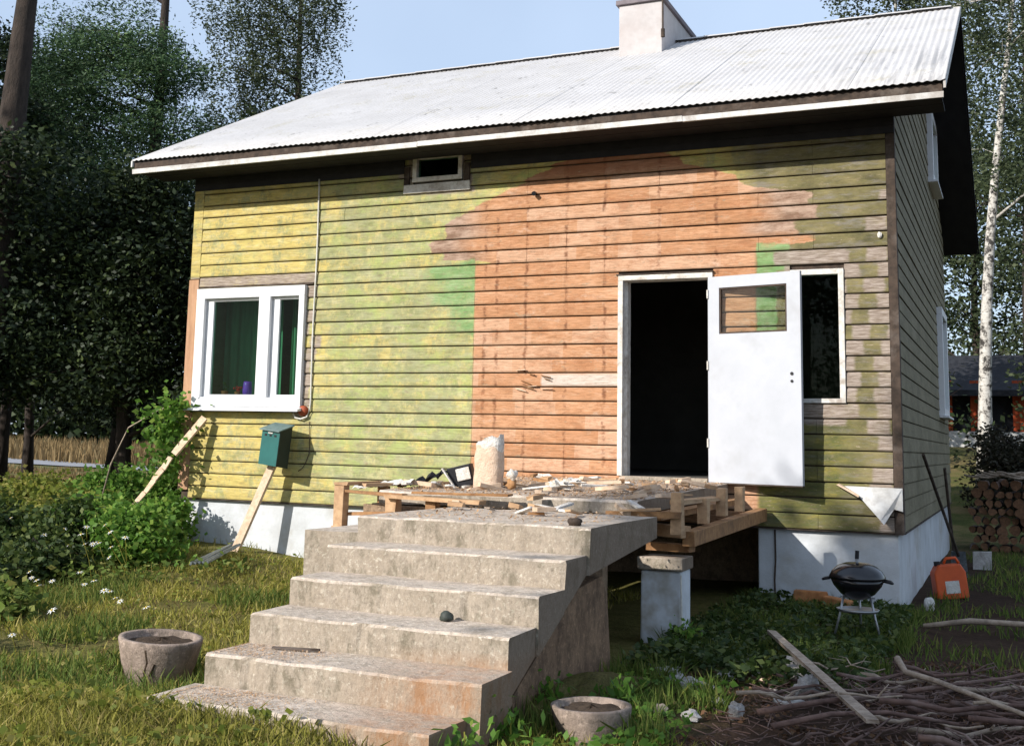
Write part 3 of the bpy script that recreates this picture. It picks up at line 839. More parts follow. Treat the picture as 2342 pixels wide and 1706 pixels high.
def door():
    x0, x1, z1 = 5.824, 6.86, 2.13
    mb = MB(); f = 0.055
    mb.box(x0, x0 + f, -.03, .17, -0.02, z1 - f, j=.002)
    mb.box(x1 - f, x1, -.0, .17, -0.02, z1 - f)
    mb.box(x0, x1, -.03, .17, z1 - f, z1, j=.002)
    fr = house.part(mb, 'door_frame', M_whiteworn, bevel=.004)
    house.part(MB().box(x0 + f, x0 + f + .03, .06, .17, -0.02, z1 - f), 'stop', M_whiteworn, fr)
    house.part(MB().box(x0 - .02, x1 + .01, -.036, .0, z1 + .003, z1 + .018), 'drip_cap', M_darkwood, fr)
    # leaf, swung open, hinged on the right jamb
    Hx = Vector((6.815, -0.035, 0)); tip = Vector((7.80, -0.27, 0))
    d = (tip - Hx).normalized(); L = (tip - Hx).length
    nrm = Vector((d.y, -d.x, 0))
    M = Matrix(((d.x, nrm.x, 0, Hx.x), (d.y, nrm.y, 0, Hx.y), (0, 0, 1, 0), (0, 0, 0, 1)))
    zb, zt = -0.055, 2.075
    wa, wb, wz0, wz1 = 0.125 * L, 0.86 * L, 1.47, 1.955
    t0, t1 = -0.045, 0.0
    mb = MB()
    mb.box(0, wa, t0, t1, wz0, wz1, M); mb.box(wb, L, t0, t1, wz0, wz1, M)
    mb.box(0, L, t0, t1, zb, wz0, M); mb.box(0, L, t0, t1, wz1, zt, M)
    leaf = house.part(mb, 'door', M_doorw)
    # glazing stops and pane
    mb = MB(); s = .018
    mb.box(wa, wb, -.033, -.006, wz0, wz0 + s, M); mb.box(wa, wb, -.033, -.006, wz1 - s, wz1, M)
    mb.box(wa, wa + s, -.033, -.006, wz0 + s, wz1 - s, M); mb.box(wb - s, wb, -.033, -.006, wz0 + s, wz1 - s, M)
    house.part(mb, 'glazing_bead', M_darkwood, leaf)
    house.part(MB().box(wa + s, wb - s, -.024, -.020, wz0 + s, wz1 - s, M), 'pane', M_clear, leaf)
    house.part(MB().box(0.0, L, t0 + .004, t1 + .002, zb - .014, zb - .001, M), 'bottom_seal', M_darkwood, leaf)
    for zz, r in ((1.045, .017), (0.97, .015)):
        c = M @ Vector((L - .095, 0.001, zz)); c2 = M @ Vector((L - .095, 0.007, zz))
        house.part(MB().tube([c, c2], r, 14), 'lock_cylinder', M_blackpl, leaf)
    for zz in (.3, 1.1, 1.85):
        house.part(MB().tube([(6.812, -.04, zz), (6.812, -.04, zz + .09)], .011, 8), 'hinge', M_whiteworn, leaf)
    house.part(MB().box(x0 + f, x1 - f, -.04, .17, -.06, -.022, j=.003), 'threshold', M_conc)
door()

# cable down the wall with a loop, and the round junction cap
pts = [(1.93 + .006 * math.sin(z * 3), -.02, z) for z in np.linspace(3.5, .72, 18)]
pts += [(1.935, -.03, .64), (1.90, -.04, .555), (1.82, -.045, .525), (1.74, -.04, .54), (1.70, -.035, .59)]
house.part(MB().tube(pts, .011, 7), 'cable', M_cable, smooth=True)
house.part(MB().lathe([(.0, 0), (.066, 0), (.062, .03), (.03, .05), (.0, .052)], 20, M=Matrix.Translation((1.835, -.012, .625)) @ Matrix.Rotation(math.pi / 2, 4, 'X')), 'junction_cap', M_rust, smooth=True)
pts = [(1.935 + .01 * math.sin(z * 9), -.016, z) for z in np.linspace(.5, .12, 8)] + [(1.90, -.02, .0), (1.86, -.02, -.06), (1.80, -.02, -.10)]
house.part(MB().tube(pts, .005, 6), 'wire', M_darkwood, smooth=True)
# bracket hole and little fixings
house.part(MB().tube([(4.82, -.02, 3.12), (4.83, -.07, 3.105)], .026, 8), 'pipe_stub', M_blackpl)
house.part(MB().lump((8.545, -.02, 2.44), (.022, .015, .03), 2), 'fixing', M_plastic)
# splintered wood at the chipped board
for i in range(9):
    x = random.uniform(4.55, 5.0); z = random.uniform(.9, 1.12)
    house.part(MB().bar((x, -.012, z), (x + random.uniform(.05, .16), -.016 - random.random() * .02, z + random.uniform(-.05, .03)), .02, .008, j=.004), 'splinter', M_palewood if i % 2 else M_pineo)
# board end hanging loose at the bottom right
house.part(MB().add([(8.16, -.03, -.045), (8.70, -.055, -.05), (8.70, -.055, -.27), (8.62, -.06, -.25), (8.53, -.12, -.40), (8.50, -.12, -.36), (8.28, -.04, -.12),
                     (8.16, -.02, -.045), (8.70, -.035, -.05), (8.70, -.035, -.27), (8.62, -.04, -.25), (8.53, -.10, -.40), (8.50, -.10, -.36), (8.28, -.02, -.12)],
                    [(0, 1, 2, 3, 4, 5, 6), (13, 12, 11, 10, 9, 8, 7)] + [(i, i + 7, (i + 1) % 7 + 7, (i + 1) % 7) for i in range(7)]), 'loose_board', M_fascia)
house.part(MB().bar((8.10, -.06, -.03), (8.30, -.08, -.14), .05, .02, j=.008), 'splinter', M_palewood)

# things on the inner windowsill
t = Thing('vase', 'purple vase on the windowsill behind the glass', 'vase', (.86, .17, .803))
t.part(MB().lathe([(.0, 0), (.05, 0), (.062, .06), (.055, .15), (.05, .19), (.035, .19), (.035, .17)], 18, (.86, .17, .803)), 'body', M_purple, smooth=True)
t = Thing('flower_pot', 'small red flowering plant on the windowsill left of the purple vase', 'potted plant', (.70, .18, .803))
t.part(MB().lathe([(.0, 0), (.03, 0), (.04, .06), (.036, .06), (.03, .05)], 14, (.70, .18, .803)), 'pot', M_rust, smooth=True)
mb = MB()
for i in range(14): mb.lump((.70 + random.uniform(-.05, .05), .18 + random.uniform(-.04, .04), .875 + random.uniform(0, .05)), (.016, .016, .012), i, nu=6, nv=4)
t.part(mb, 'flowers', M_redfl)
t = Thing('flower_pot', 'little leafy plant in the left corner of the windowsill', 'potted plant', (.50, .18, .803))
t.part(MB().lathe([(.0, 0), (.04, 0), (.05, .07), (.045, .07), (.04, .06)], 14, (.50, .18, .803)), 'pot', M_rust, smooth=True)
M_herb = leaf_mat('houseplant leaves', (0.05, .12, .03), (.10, .2, .05))
mb = MB()
for i in range(40):
    c = Vector((.50 + random.gauss(0, .035), .18 + random.gauss(0, .03), .90 + random.uniform(-.02, .08)))
    d = Vector((random.gauss(0, 1), random.gauss(0, 1), random.gauss(0, .6))).normalized() * .02; e = d.cross(Vector((.3, .5, .8))).normalized() * .011
    mb.add([c - d, c + e, c + d, c - e], [(0, 1, 2, 3)])
t.part(mb, 'leaves', M_herb)

# ------------------------------------------------------------------ staircase
TX0, TX1 = 5.66, 7.30
T0, S0, TR, RI = -5.16, -0.219, 0.400, 0.166
stair = Thing('staircase', 'worn grey concrete outdoor staircase of six steps leading up to the porch', 'staircase', (6.5, -6, -1.23))
def wob_prism(prof, x0, x1, name, mat, nx=14, amp=.008, seed=0):
    """prism along x with subdivided length and worn wobble"""
    mb = MB(); n = len(prof)
    for i in range(nx + 1):
        x = x0 + (x1 - x0) * i / nx
        for k, (y, z) in enumerate(prof):
            q = mnoise.noise(Vector((x * 3 + seed, y * 3, z * 3 + k * .3))) * amp
            if nx > 30: q += min(0, mnoise.noise(Vector((x * 11 + seed, k * 2.2, 1))) + .16) * -.022 * (1 if k in (1, 2) else 0)
            q2 = mnoise.noise(Vector((x * 3 + seed + 9, y * 3, z * 3 + k * .2))) * amp
            mb.v.append((x + (q if i in (0, nx) else 0), y + q, z + q2 - (abs(q) * .6 if nx > 30 else 0)))
    for i in range(nx):
        for k in range(n):
            a = i * n + k; b = i * n + (k + 1) % n
            mb.f.append((a, b, b + n, a + n))
    mb.f.append(tuple(range(n))[::-1]); mb.f.append(tuple(nx * n + k for k in range(n)))
    return mb
def zln(y): return -.50 + .455 * (y + 5.15)
for i in range(6):
    yf = T0 - TR * i; zt = S0 - RI * i
    yb = yf + TR if i else -3.66
    if i == 0:
        prof = [(yf, zln(yf)), (yf, zt - .012), (yf + .012, zt), (yf + .5, zt + .001), (yb, zt), (yb, zt - .15)]
    else:
        zl = zt - RI if i < 5 else -1.42
        prof = [(yf, max(zln(yf), -1.42) if i < 5 else -1.42), (yf, zt - .014), (yf + .012, zt), (yb - .001, zt), (yb - .001, zln(yb) if i < 5 else -1.42)]
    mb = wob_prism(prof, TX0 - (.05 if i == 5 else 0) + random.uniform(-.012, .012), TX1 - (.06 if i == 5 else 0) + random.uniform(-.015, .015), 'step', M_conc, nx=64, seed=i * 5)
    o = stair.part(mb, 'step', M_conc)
# lower flank wall under the flight, set back, with an open dark gap below the slab
prof = [(-6.5, -1.5), (-6.3, zln(-6.3) - .13), (-5.05, zln(-5.05) - .13), (-4.65, -.58), (-4.5, -.70), (-4.35, -1.5)]
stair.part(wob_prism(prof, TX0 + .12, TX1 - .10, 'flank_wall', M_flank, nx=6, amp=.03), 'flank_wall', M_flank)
tag(MB().lump((TX1 + .05, -5.3, -1.36), (.24, .9, .30), 3, .35, 22, 14, 1.8).build('earth_mound', M_ground, smooth=True), 'low mound of sandy earth against the side of the stairs', 'earth mound')
stair.part(wob_prism([(-4.95, -1.45), (-4.93, -.36), (-3.7, -.35), (-3.7, -1.45)], 5.10, TX0 + .30, 'side_block', M_conc, nx=6, amp=.02), 'side_block', M_conc)

# ------------------------------------------------------------------ porch
porch = Thing('porch', 'stripped concrete porch slab on a timber beam in front of the open door', 'porch', (5.6, -1.7, -1.2))
porch.part(wob_prism([(-3.22, -.155), (-3.20, -.135), (-.06, -.065), (-.06, -.20), (-3.22, -.24)], 4.72, 7.02, 'slab', M_conc, nx=24, amp=.012), 'slab', M_conc)
porch.part(MB().bar((7.36, -.06, -.355), (7.36, -2.98, -.42), .10, .12, j=.004), 'beam', M_pineo, bevel=.006)
porch.part(MB().bar((7.00, -2.80, -.50), (7.36, -2.84, -.50), .14, .06, j=.004), 'beam', M_pineo)
porch.part(MB().bar((6.90, -2.72, -.36), (7.34, -2.98, -.37), .10, .09, j=.006), 'beam', M_pine)
porch.part(MB().bar((7.15, -.3, -.22), (7.12, -3.1, -.26), .12, .05, j=.006), 'beam', M_pineo)
for (y, zt, zb, w) in ((-3.22, -.055, -.37, .085), (-2.40, -.12, -.33, .09), (-1.74, -.06, -.30, .09), (-1.02, -.06, -.29, .08)):
    porch.part(MB().box(7.30, 7.385, y - w / 2, y + w / 2, zb, zt, j=.006), 'post_block', M_pine, bevel=.004)
porch.part(MB().bar((7.31, -3.18, -.13), (7.29, -1.7, -.15), .09, .03, j=.006), 'deck_board', M_pine)
porch.part(MB().bar((6.8, -3.30, -.235), (7.38, -3.25, -.225), .09, .045, j=.006), 'deck_board', M_pineo)
# skirt walls added under the porch to keep the crawl space dark
porch.part(MB().box(4.60, 4.72, -3.1, -.02, -1.5, -.26, j=.01), 'shade_skirt', M_conc2)
porch.part(MB().box(4.60, 6.75, -3.25, -3.12, -1.5, -.26, j=.01), 'shade_skirt', M_conc2)
pl = Thing('pillar', 'square whitewashed concrete pillar propping the right corner of the porch', 'pillar', (7.13, -2.75, -1.25))
pl.part(MB().box(6.965, 7.285, -2.93, -2.62, -1.5, -.675, j=.008), 'shaft', M_pillar, bevel=.015)
pl.part(MB().box(6.94, 7.31, -2.955, -2.595, -.674, -.575, j=.006), 'cap', M_conc, bevel=.012)
pl.part(MB().tube([(7.30, -2.96, -.70), (7.31, -2.97, -1.24)], .008, 6), 'drip_pipe', M_cable)

# left pallet, broken, at the left end of the porch
pal = Thing('pallet', 'broken raw pine pallet at the left end of the porch', 'pallet', (4.8, -3.3, -.47))
pal.part(MB().box(4.27, 4.36, -3.40, -3.30, -.45, -.10, j=.006), 'block', M_pine, bevel=.004)
pal.part(MB().box(4.31, 4.39, -2.72, -2.62, -.45, -.12, j=.006), 'block', M_pineo, bevel=.004)
pal.part(MB().box(4.265, 4.40, -3.41, -2.60, -.099, -.075, j=.006), 'board', M_pine)
pal.part(MB().bar((4.26, -3.36, -.455), (5.1, -3.40, -.44), .10, .028, j=.005), 'board', M_pine)
pal.part(MB().bar((4.36, -3.30, -.34), (5.15, -3.30, -.30), .06, .03, j=.005), 'board', M_pineo)
pal.part(MB().bar((4.38, -3.36, -.150), (4.95, -3.40, -.165), .08, .022, j=.006), 'board', M_pineo)
pal.part(MB().box(4.78, 4.88, -3.42, -3.32, -.30, -.17, j=.006), 'block', M_pine)
pal.part(MB().box(5.18, 5.27, -3.46, -3.36, -.34, -.19, j=.006), 'block', M_pineo)
pal.part(MB().bar((4.36, -2.66, -.40), (4.40, -1.2, -.36), .08, .04, j=.006), 'board', M_pineo)
pal.part(MB().bar((4.80, -3.42, -.175), (5.72, -3.52, -.185), .11, .03, j=.006), 'board', M_pine)
pal.part(MB().bar((5.0, -3.32, -.14), (5.9, -3.38, -.125), .09, .02, j=.006), 'board', M_pineo)
pal.part(MB().bar((4.42, -3.2, -.10), (4.75, -1.6, -.09), .09, .02, j=.006), 'board', M_pine)
for ch in pal.o.children: ch.location.x += 0.12
tag(MB().box(4.43, 5.12, -3.62, -2.6, -1.5, -.475, j=.01).build('footing', M_found, bevel=.01), 'pale footing block under the pallet left of the upper steps', 'footing')

def wood_scraps():
    G = 'wood scraps strewn over the porch'
    proto = []
    for i in range(7):
        L = random.uniform(.10, .34); w = random.uniform(.03, .08); h = random.uniform(.012, .042)
        mb = MB(); n = 5
        sk = random.uniform(-.02, .02)
        mb.add([(-L / 2, -w / 2, 0), (L / 2 + sk, -w / 2, 0), (L / 2, w / 2 * .7, 0), (-L / 2 + sk, w / 2, 0),
                (-L / 2, -w / 2, h), (L / 2 + sk * .5, -w / 2, h * .8), (L / 2 - .01, w / 2 * .6, h), (-L / 2 + sk, w / 2, h * 1.1)],
               [(3, 2, 1, 0), (4, 5, 6, 7), (0, 1, 5, 4), (1, 2, 6, 5), (2, 3, 7, 6), (3, 0, 4, 7)])
        m = (M_pine, M_palewood, M_pineo, M_greywood, M_palewood, M_pine, M_plastic)[i]
        o = mb.build('wood_scrap', m); proto.append(o)
    lab = ['short tan offcut of board lying', 'pale splintered strip of wood lying', 'dark orange splinter of old board',
           'grey weathered bit of board', 'small pale chip of split wood', 'thin raw pine lath piece', 'scrap of white material lying']
    cnt = [0] * 7
    for k in range(66):
        i = random.randrange(7)
        if cnt[i] == 0: o = proto[i]
        else:
            o = proto[i].copy(); COL.objects.link(o)
        cnt[i] += 1
        if k < 44:
            x = random.uniform(4.75, 7.0); y = random.uniform(-3.15, -.3) if x < 5.6 or random.random() < .6 else random.uniform(-4.3, -3.5)
        else:
            x = random.uniform(6.2, 7.25); y = random.uniform(-3.7, -1.2)
        z = (-.138 + (y + 3.2) * .0225) if y > -3.22 else (S0 if y < -3.45 else -.18)
        o.location = (x, y, z + .012 + random.random() * .03)
        o.rotation_euler = (random.uniform(-.16, .16), random.uniform(-.2, .2), random.uniform(0, 6.28))
        zone = 'on the concrete landing' if y < -3.45 else ('at the left end of the porch' if x < 5.3 else ('near the door' if x > 6.1 and y > -1.6 else ('in the middle of the porch' if x < 6.2 else 'at the right edge of the porch')))
        tag(o, lab[i] + ' ' + zone, 'wood scrap', G)
    for i in range(7):
        if cnt[i] == 0: bpy.data.objects.remove(proto[i])
wood_scraps()

def quads_mesh(name, C, A, B, mat, fold=None):
    """C centres, A half-length vectors, B half-width vectors -> diamonds as one mesh"""
    n = len(C)
    V = np.empty((n, 4, 3), np.float32)
    V[:, 0] = C - A; V[:, 1] = C + B - A * .15; V[:, 2] = C + A; V[:, 3] = C - B - A * .15
    me = bpy.data.meshes.new(name)
    me.vertices.add(n * 4); me.vertices.foreach_set('co', V.reshape(-1))
    me.loops.add(n * 4); me.loops.foreach_set('vertex_index', np.arange(n * 4, dtype=np.int32))
    me.polygons.add(n); me.polygons.foreach_set('loop_start', np.arange(0, n * 4, 4, dtype=np.int32))
    me.polygons.foreach_set('loop_total', np.full(n, 4, np.int32))
    me.materials.append(mat)
    me.update(); me.validate()
    return me
def link(name, me, parent=None, loc=None):
    o = bpy.data.objects.new(name, me); COL.objects.link(o)
    if parent is not None: o.parent = parent
    if loc is not None: o.location = loc
    return o
def rdir(n, zs=1.0):
    d = RG.normal(size=(n, 3)); d[:, 2] *= zs
    return d / np.linalg.norm(d, axis=1, keepdims=True)

def sawdust():
    n = 11000
    x = RG.uniform(4.75, 7.0, n); y = RG.uniform(-3.18, -.15, n)
    z = -.136 + (y + 3.2) * .0225 + RG.uniform(0.004, .02, n)
    c1 = np.stack([x, y, z], 1)
    m = 1700
    x = RG.normal(5.95, .22, m).clip(5.7, 6.6); y = RG.uniform(-6.74, -6.40, m); c2 = np.stack([x, y, np.full(m, S0 - 4 * RI + .006)], 1)
    c2 = c2[np.abs(x - 5.9) < .45]
    x = RG.normal(5.95, .25, m).clip(5.68, 6.7); y = RG.uniform(-7.14, -6.80, m); c3 = np.stack([x, y, np.full(m, S0 - 5 * RI + .006)], 1)
    x = RG.uniform(5.7, 7.2, 900); y = RG.uniform(-5.1, -3.5, 900); c4 = np.stack([x, y, np.full(900, S0 + .007)], 1)
    C = np.concatenate([c1, c2, c3, c4])
    n = len(C); sz = RG.uniform(.005, .020, n); sz[len(c1):len(c1) + len(c2) + len(c3)] *= .42
    A = rdir(n, .25) * sz[:, None]; B = np.cross(A, np.array([0, 0, 1.0])); B = B * RG.uniform(.3, .9, (n, 1))
    stuff(link('sawdust', quads_mesh('sawdust', C, A, B, M_chip)), 'pale sawdust and wood chips scattered over porch and steps', 'sawdust')
sawdust()

# paper sack on the porch
def paper_sack():
    t = Thing('paper_sack', 'tall open pale paper sack with white crumpled top standing on the porch', 'sack', (5.43, -2.5, -.13))
    mb = MB(); nu = 28; hs = [0, .03, .10, .20, .30, .36, .40]
    cx, cy, cz = 5.43, -2.5, -.13
    for i, h in enumerate(hs):
        for k in range(nu):
            a = 2 * math.pi * k / nu
            sx, sy = .128, .10
            sup = (abs(math.cos(a)) ** 3.2 + abs(math.sin(a)) ** 3.2) ** (-1 / 3.2)
            w = 1 + .06 * mnoise.noise(Vector((math.cos(a) * 1.4, math.sin(a) * 1.4, h * 9)))
            r = sup * w * (1.0 if 0 < i < 5 else .93)
            mb.v.append((cx + sx * r * math.cos(a) + .02 * h, cy + sy * r * math.sin(a), cz + h))
    for i in range(len(hs) - 1):
        for k in range(nu):
            k2 = (k + 1) % nu; mb.f.append((i * nu + k, i * nu + k2, (i + 1) * nu + k2, (i + 1) * nu + k))
    mb.f.append(tuple(range(nu))[::-1])
    t.part(mb, 'body', M_paper, smooth=True)
    mb = MB()
    rings = [(.0, .30), (.9, .31), (1.0, .35), (1.04, .40), (.98, .45)]
    o = 0
    for i, (q, h) in enumerate(rings):
        for k in range(nu):
            a = 2 * math.pi * k / nu
            sup = (abs(math.cos(a)) ** 2.6 + abs(math.sin(a)) ** 2.6) ** (-1 / 2.6)
            jag = (.05 * mnoise.noise(Vector((a * 2.1, 3, 0))) + .045 * math.cos(a - .3)) if i == 4 else (.02 * mnoise.noise(Vector((a * 2, 1, i))) if i > 1 else 0)
            mb.v.append((cx + .01 + .122 * q * sup * math.cos(a), cy + .092 * q * sup * math.sin(a), cz + h + jag))
    for i in range(len(rings) - 1):
        for k in range(nu):
            k2 = (k + 1) % nu; mb.f.append((i * nu + k, i * nu + k2, (i + 1) * nu + k2, (i + 1) * nu + k))
    t.part(mb, 'crumpled_top', M_plastic)
    t.part(MB().lump((cx + .045, cy, cz + .42), (.07, .06, .05), 4, .9, freq=2.4), 'plastic_tuft', M_plastic, smooth=True)
    t.part(MB().lump((cx - .05, cy - .02, cz + .39), (.06, .05, .04), 8, .9, freq=2.4), 'plastic_tuft', M_plastic, smooth=True)
paper_sack()
def porch_things():
    # black and white box
    t = Thing('box', 'black box with white panels lying open left of the paper sack', 'box', (5.16, -2.45, -.12))
    M = Matrix.Translation((5.16, -2.45, -.11)) @ Matrix.Rotation(.25, 4, 'Z') @ Matrix.Rotation(-.25, 4, 'Y')
    t.part(MB().box(-.10, .12, -.08, .08, .0, .19, M), 'case', M_blackpl, bevel=.008)
    t.part(MB().box(-.02, .105, -.094, -.081, .055, .165, M), 'panel', M_plastic, bevel=.005)
    t.part(MB().bar(M @ Vector((-.13, -.11, .20)), M @ Vector((-.05, -.11, -.0)), .05, .012), 'flap', M_plastic)
    # crumpled black and white plastic trailing to the left
    mb = MB(); n = 16
    for i in range(n + 1):
        t_ = i / n; x = 4.55 + .5 * t_; y = -2.62 + .1 * t_
        h = -.12 + .14 * t_ ** 1.5 + .02 * math.sin(i * 1.9)
        w = .05 + .03 * math.sin(i * 1.3)
        for q in (-1, 0, 1): mb.v.append((x + random.uniform(-.01, .01), y + q * w, h + (.035 if q == 0 else 0) + random.uniform(-.012, .012)))
    mb.f = [(3 * i + q, 3 * i + 3 + q, 3 * i + 4 + q, 3 * i + 1 + q) for i in range(n) for q in (0, 1)]
    tag(mb.build('plastic_sheet', M_blackpl), 'torn black plastic trailing left from the black box', 'plastic sheet')
    mb = MB(); n = 18
    for i in range(n + 1):
        t_ = i / n; x = 4.28 + .55 * t_; y = -2.86 + .08 * t_
        for q in (-1, 0, 1): mb.v.append((x, y + q * .07, -.145 + .06 * t_ + (.04 if q == 0 else 0) + random.uniform(-.012, .012)))
    mb.f = [(3 * i + q, 3 * i + 3 + q, 3 * i + 4 + q, 3 * i + 1 + q) for i in range(n) for q in (0, 1)]
    tag(mb.build('plastic_sheet', M_plastic), 'flattened white sheet lying at the left end of the porch', 'plastic sheet')
    tag(MB().lump((5.68, -2.55, .02), (.045, .04, .045), 5, .5).build('paper_ball', M_plastic, smooth=True), 'small crumpled whitish ball just right of the paper sack', 'paper ball')
    tag(MB().lump((5.66, -2.52, -.07), (.05, .04, .045), 6, .6).build('wood_chunk', M_pineo, smooth=True), 'brown chunk under the crumpled ball right of the sack', 'wood chunk')
    for i, (x, y, lab) in enumerate(((5.85, -1.5, 'crumpled pale paper on the porch midway between sack and door'), (6.05, -2.35, 'small crumpled clear plastic on the porch nearer the steps'), (5.25, -.7, 'white rag lying against the orange wall behind the sack'))):
        tag(MB().lump((x, y, -.07), (.11, .07, .04), 10 + i, 1.1, freq=2.8, flat=-.03).build('crumpled_paper', M_plastic), lab, 'paper')
    tag(MB().lump((7.16, -5.02, S0 + .022), (.045, .035, .026), 3, .5).build('wood_knot', M_darkwood, smooth=True), 'dark knot of wood on the right front corner of the landing', 'wood knot')
    tag(MB().bar((6.55, -4.3, S0 + .015), (6.66, -4.27, S0 + .017), .03, .02, j=.004).build('wood_piece', M_pineo), 'short orange brown stick lying in the middle of the landing', 'stick')
    tag(MB().lump((6.77, -5.86 - .18, S0 - 3 * RI + .026), (.042, .036, .03), 7, .35, flat=-.022).build('stone', M_stone, smooth=True), 'dark rounded stone on the fourth step', 'stone')
    tag(MB().bar((5.92, -6.50, S0 - 4 * RI + .012), (6.18, -6.42, S0 - 4 * RI + .012), .018, .012, j=.003).build('stick', M_darkwood), 'thin dark stick on the left of the fifth step', 'stick')
porch_things()

# ------------------------------------------------------------------ pots
def pot(cx, cy, R, h, label, rot=0.0, crack=False):
    z0 = H(cx, cy) - (.02 if crack else .055)
    t = Thing('planter', label, 'planter', (cx, cy, z0))
    M = Matrix.Translation((cx, cy, z0)) @ Matrix.Rotation(rot, 4, 'Y')
    pr = [(.0, 0), (R * .62, 0), (R * .72, h * .08), (R * .88, h * .5), (R * .98, h * .85), (R, h * .97), (R * .985, h), (R * .86, h), (R * .83, h * .93), (R * .80, h * .86), (.0, h * .86)]
    t.part(MB().lathe(pr, 36, M=M, wob=.012), 'bowl', M_pot, smooth=True)
    mb = MB(); n = 20
    for r in range(5):
        for k in range(n):
            a = 2 * math.pi * k / n; rr = R * .82 * r / 4
            mb.v.append(tuple(M @ Vector((rr * math.cos(a), rr * math.sin(a), h * (.88 + .08 * (1 - r / 4)) + random.uniform(-.01, .012)))))
    mb.f = [(r * n + k, r * n + (k + 1) % n, (r + 1) * n + (k + 1) % n, (r + 1) * n + k) for r in range(4) for k in range(n)]
    t.part(mb, 'soil', M_soil, smooth=True)
    if crack:
        for a0, pts in ((-1.25, [(0, .88), (.05, .62), (-.03, .4), (.04, .12)]), (-2.2, [(0, .8), (.06, .5), (.0, .15)]), (-1.12, [(0, .35), (.12, .6)])):
            P_ = []
            for (da, hh) in pts:
                rr = R * (.72 + .27 * hh) * 1.0
                P_.append(M @ Vector((rr * math.cos(a0 + da), rr * math.sin(a0 + da), h * hh)))
            t.part(MB().tube(P_, .009, 5), 'crack', M_soil)
    return t
pot(4.74, -6.02, .262, .30, 'cracked concrete planter bowl with dry soil left of the stairs', .06, True)
pot(7.665, -6.12, .212, .235, 'small rounded concrete planter bowl on the grass right of the stairs', -.02)

# ------------------------------------------------------------------ mailbox
def mailbox():
    t = Thing('mailbox', 'dark green metal mailbox on a leaning raw wooden post against the yellow wall', 'mailbox', (1.22, -.35, -1.05))
    M = Matrix.Translation((1.61, -.16, -.035)) @ Matrix.Rotation(.10, 4, 'Y') @ Matrix.Rotation(-.16, 4, 'Z') @ Matrix.Scale(1.2, 4)
    t.part(MB().prism([(-.17, 0), (.0, -.02), (.0, .40), (-.17, .345)], 'x', -.12, .12), 'body', M_teal)
    b = t.o.children[0]
    for v in b.data.vertices: v.co = M @ v.co
    side = t.part(MB().prism([(-.168, .002), (.0, -.018), (.0, .395), (-.168, .342)], 'x', .1205, .124), 'shade_side', M_greenshade)  # thin dark sheet puts shade on the right side of the box
    for v in side.data.vertices: v.co = M @ v.co
    lid = t.part(MB().prism([(-.20, .338), (-.20, .348), (.012, .418), (.012, .405)], 'x', -.135, .135), 'lid', M_teallid)
    for v in lid.data.vertices: v.co = M @ v.co
    for i, x in enumerate((-.065, 0, .065)):
        s = t.part(MB().box(x - .014, x + .014, -.1735, -.1705, .285, .305), 'slot', M_blackpl)
        for v in s.data.vertices: v.co = M @ v.co
    s = t.part(MB().bar((-.03, -.175, .318), (.03, -.175, .318), .008, .010), 'name_strip', M_plastic)
    for v in s.data.vertices: v.co = M @ v.co
    t.part(MB().bar((1.20, -.46, -1.16), (1.62, -.14, .20), .10, .045, up=(0, -1, .2)), 'post', M_palewood)
mailbox()

# ------------------------------------------------------------------ leaning planks on the left, bars
tag(MB().bar((.44, -.12, .52), (.18, -.35, .06), .10, .028, up=(0, -1, .3), j=.004).build('plank', M_palewood), 'clean raw plank end leaning against the corner under the big window', 'plank')
mb = MB()
P0, P1 = Vector((.16, -.38, .02)), Vector((-.40, -.75, -.98))
for i in range(7):
    a = P0.lerp(P1, i / 7); b = P0.lerp(P1, (i + 1) / 7)
    mb.bar(a + Vector((random.uniform(-.012, .012), 0, 0)), b + Vector((random.uniform(-.012, .012), 0, 0)), random.uniform(.06, .10), .022, up=(0, -1, .3), j=.008)
tag(mb.build('plank', M_palewood), 'ragged peeling plank slanting into the weeds left of the house corner', 'plank')
for i in range(5):
    o = Vector((.018, .045, 0)) * i
    a = Vector((1.93, -2.15, H(1.9, -2.1) + .16)) + o; b = Vector((1.62, -1.12, H(1.6, -1.1) + .20)) + o
    tag(MB().tube([a, b + Vector((random.uniform(-.03, .03), random.uniform(-.1, .05), 0))], .016, 8).build('metal_bar', M_steel), 'grey metal bar in the small bundle on the grass below the white foundation', 'metal bar', 'metal bars bundled on the grass')

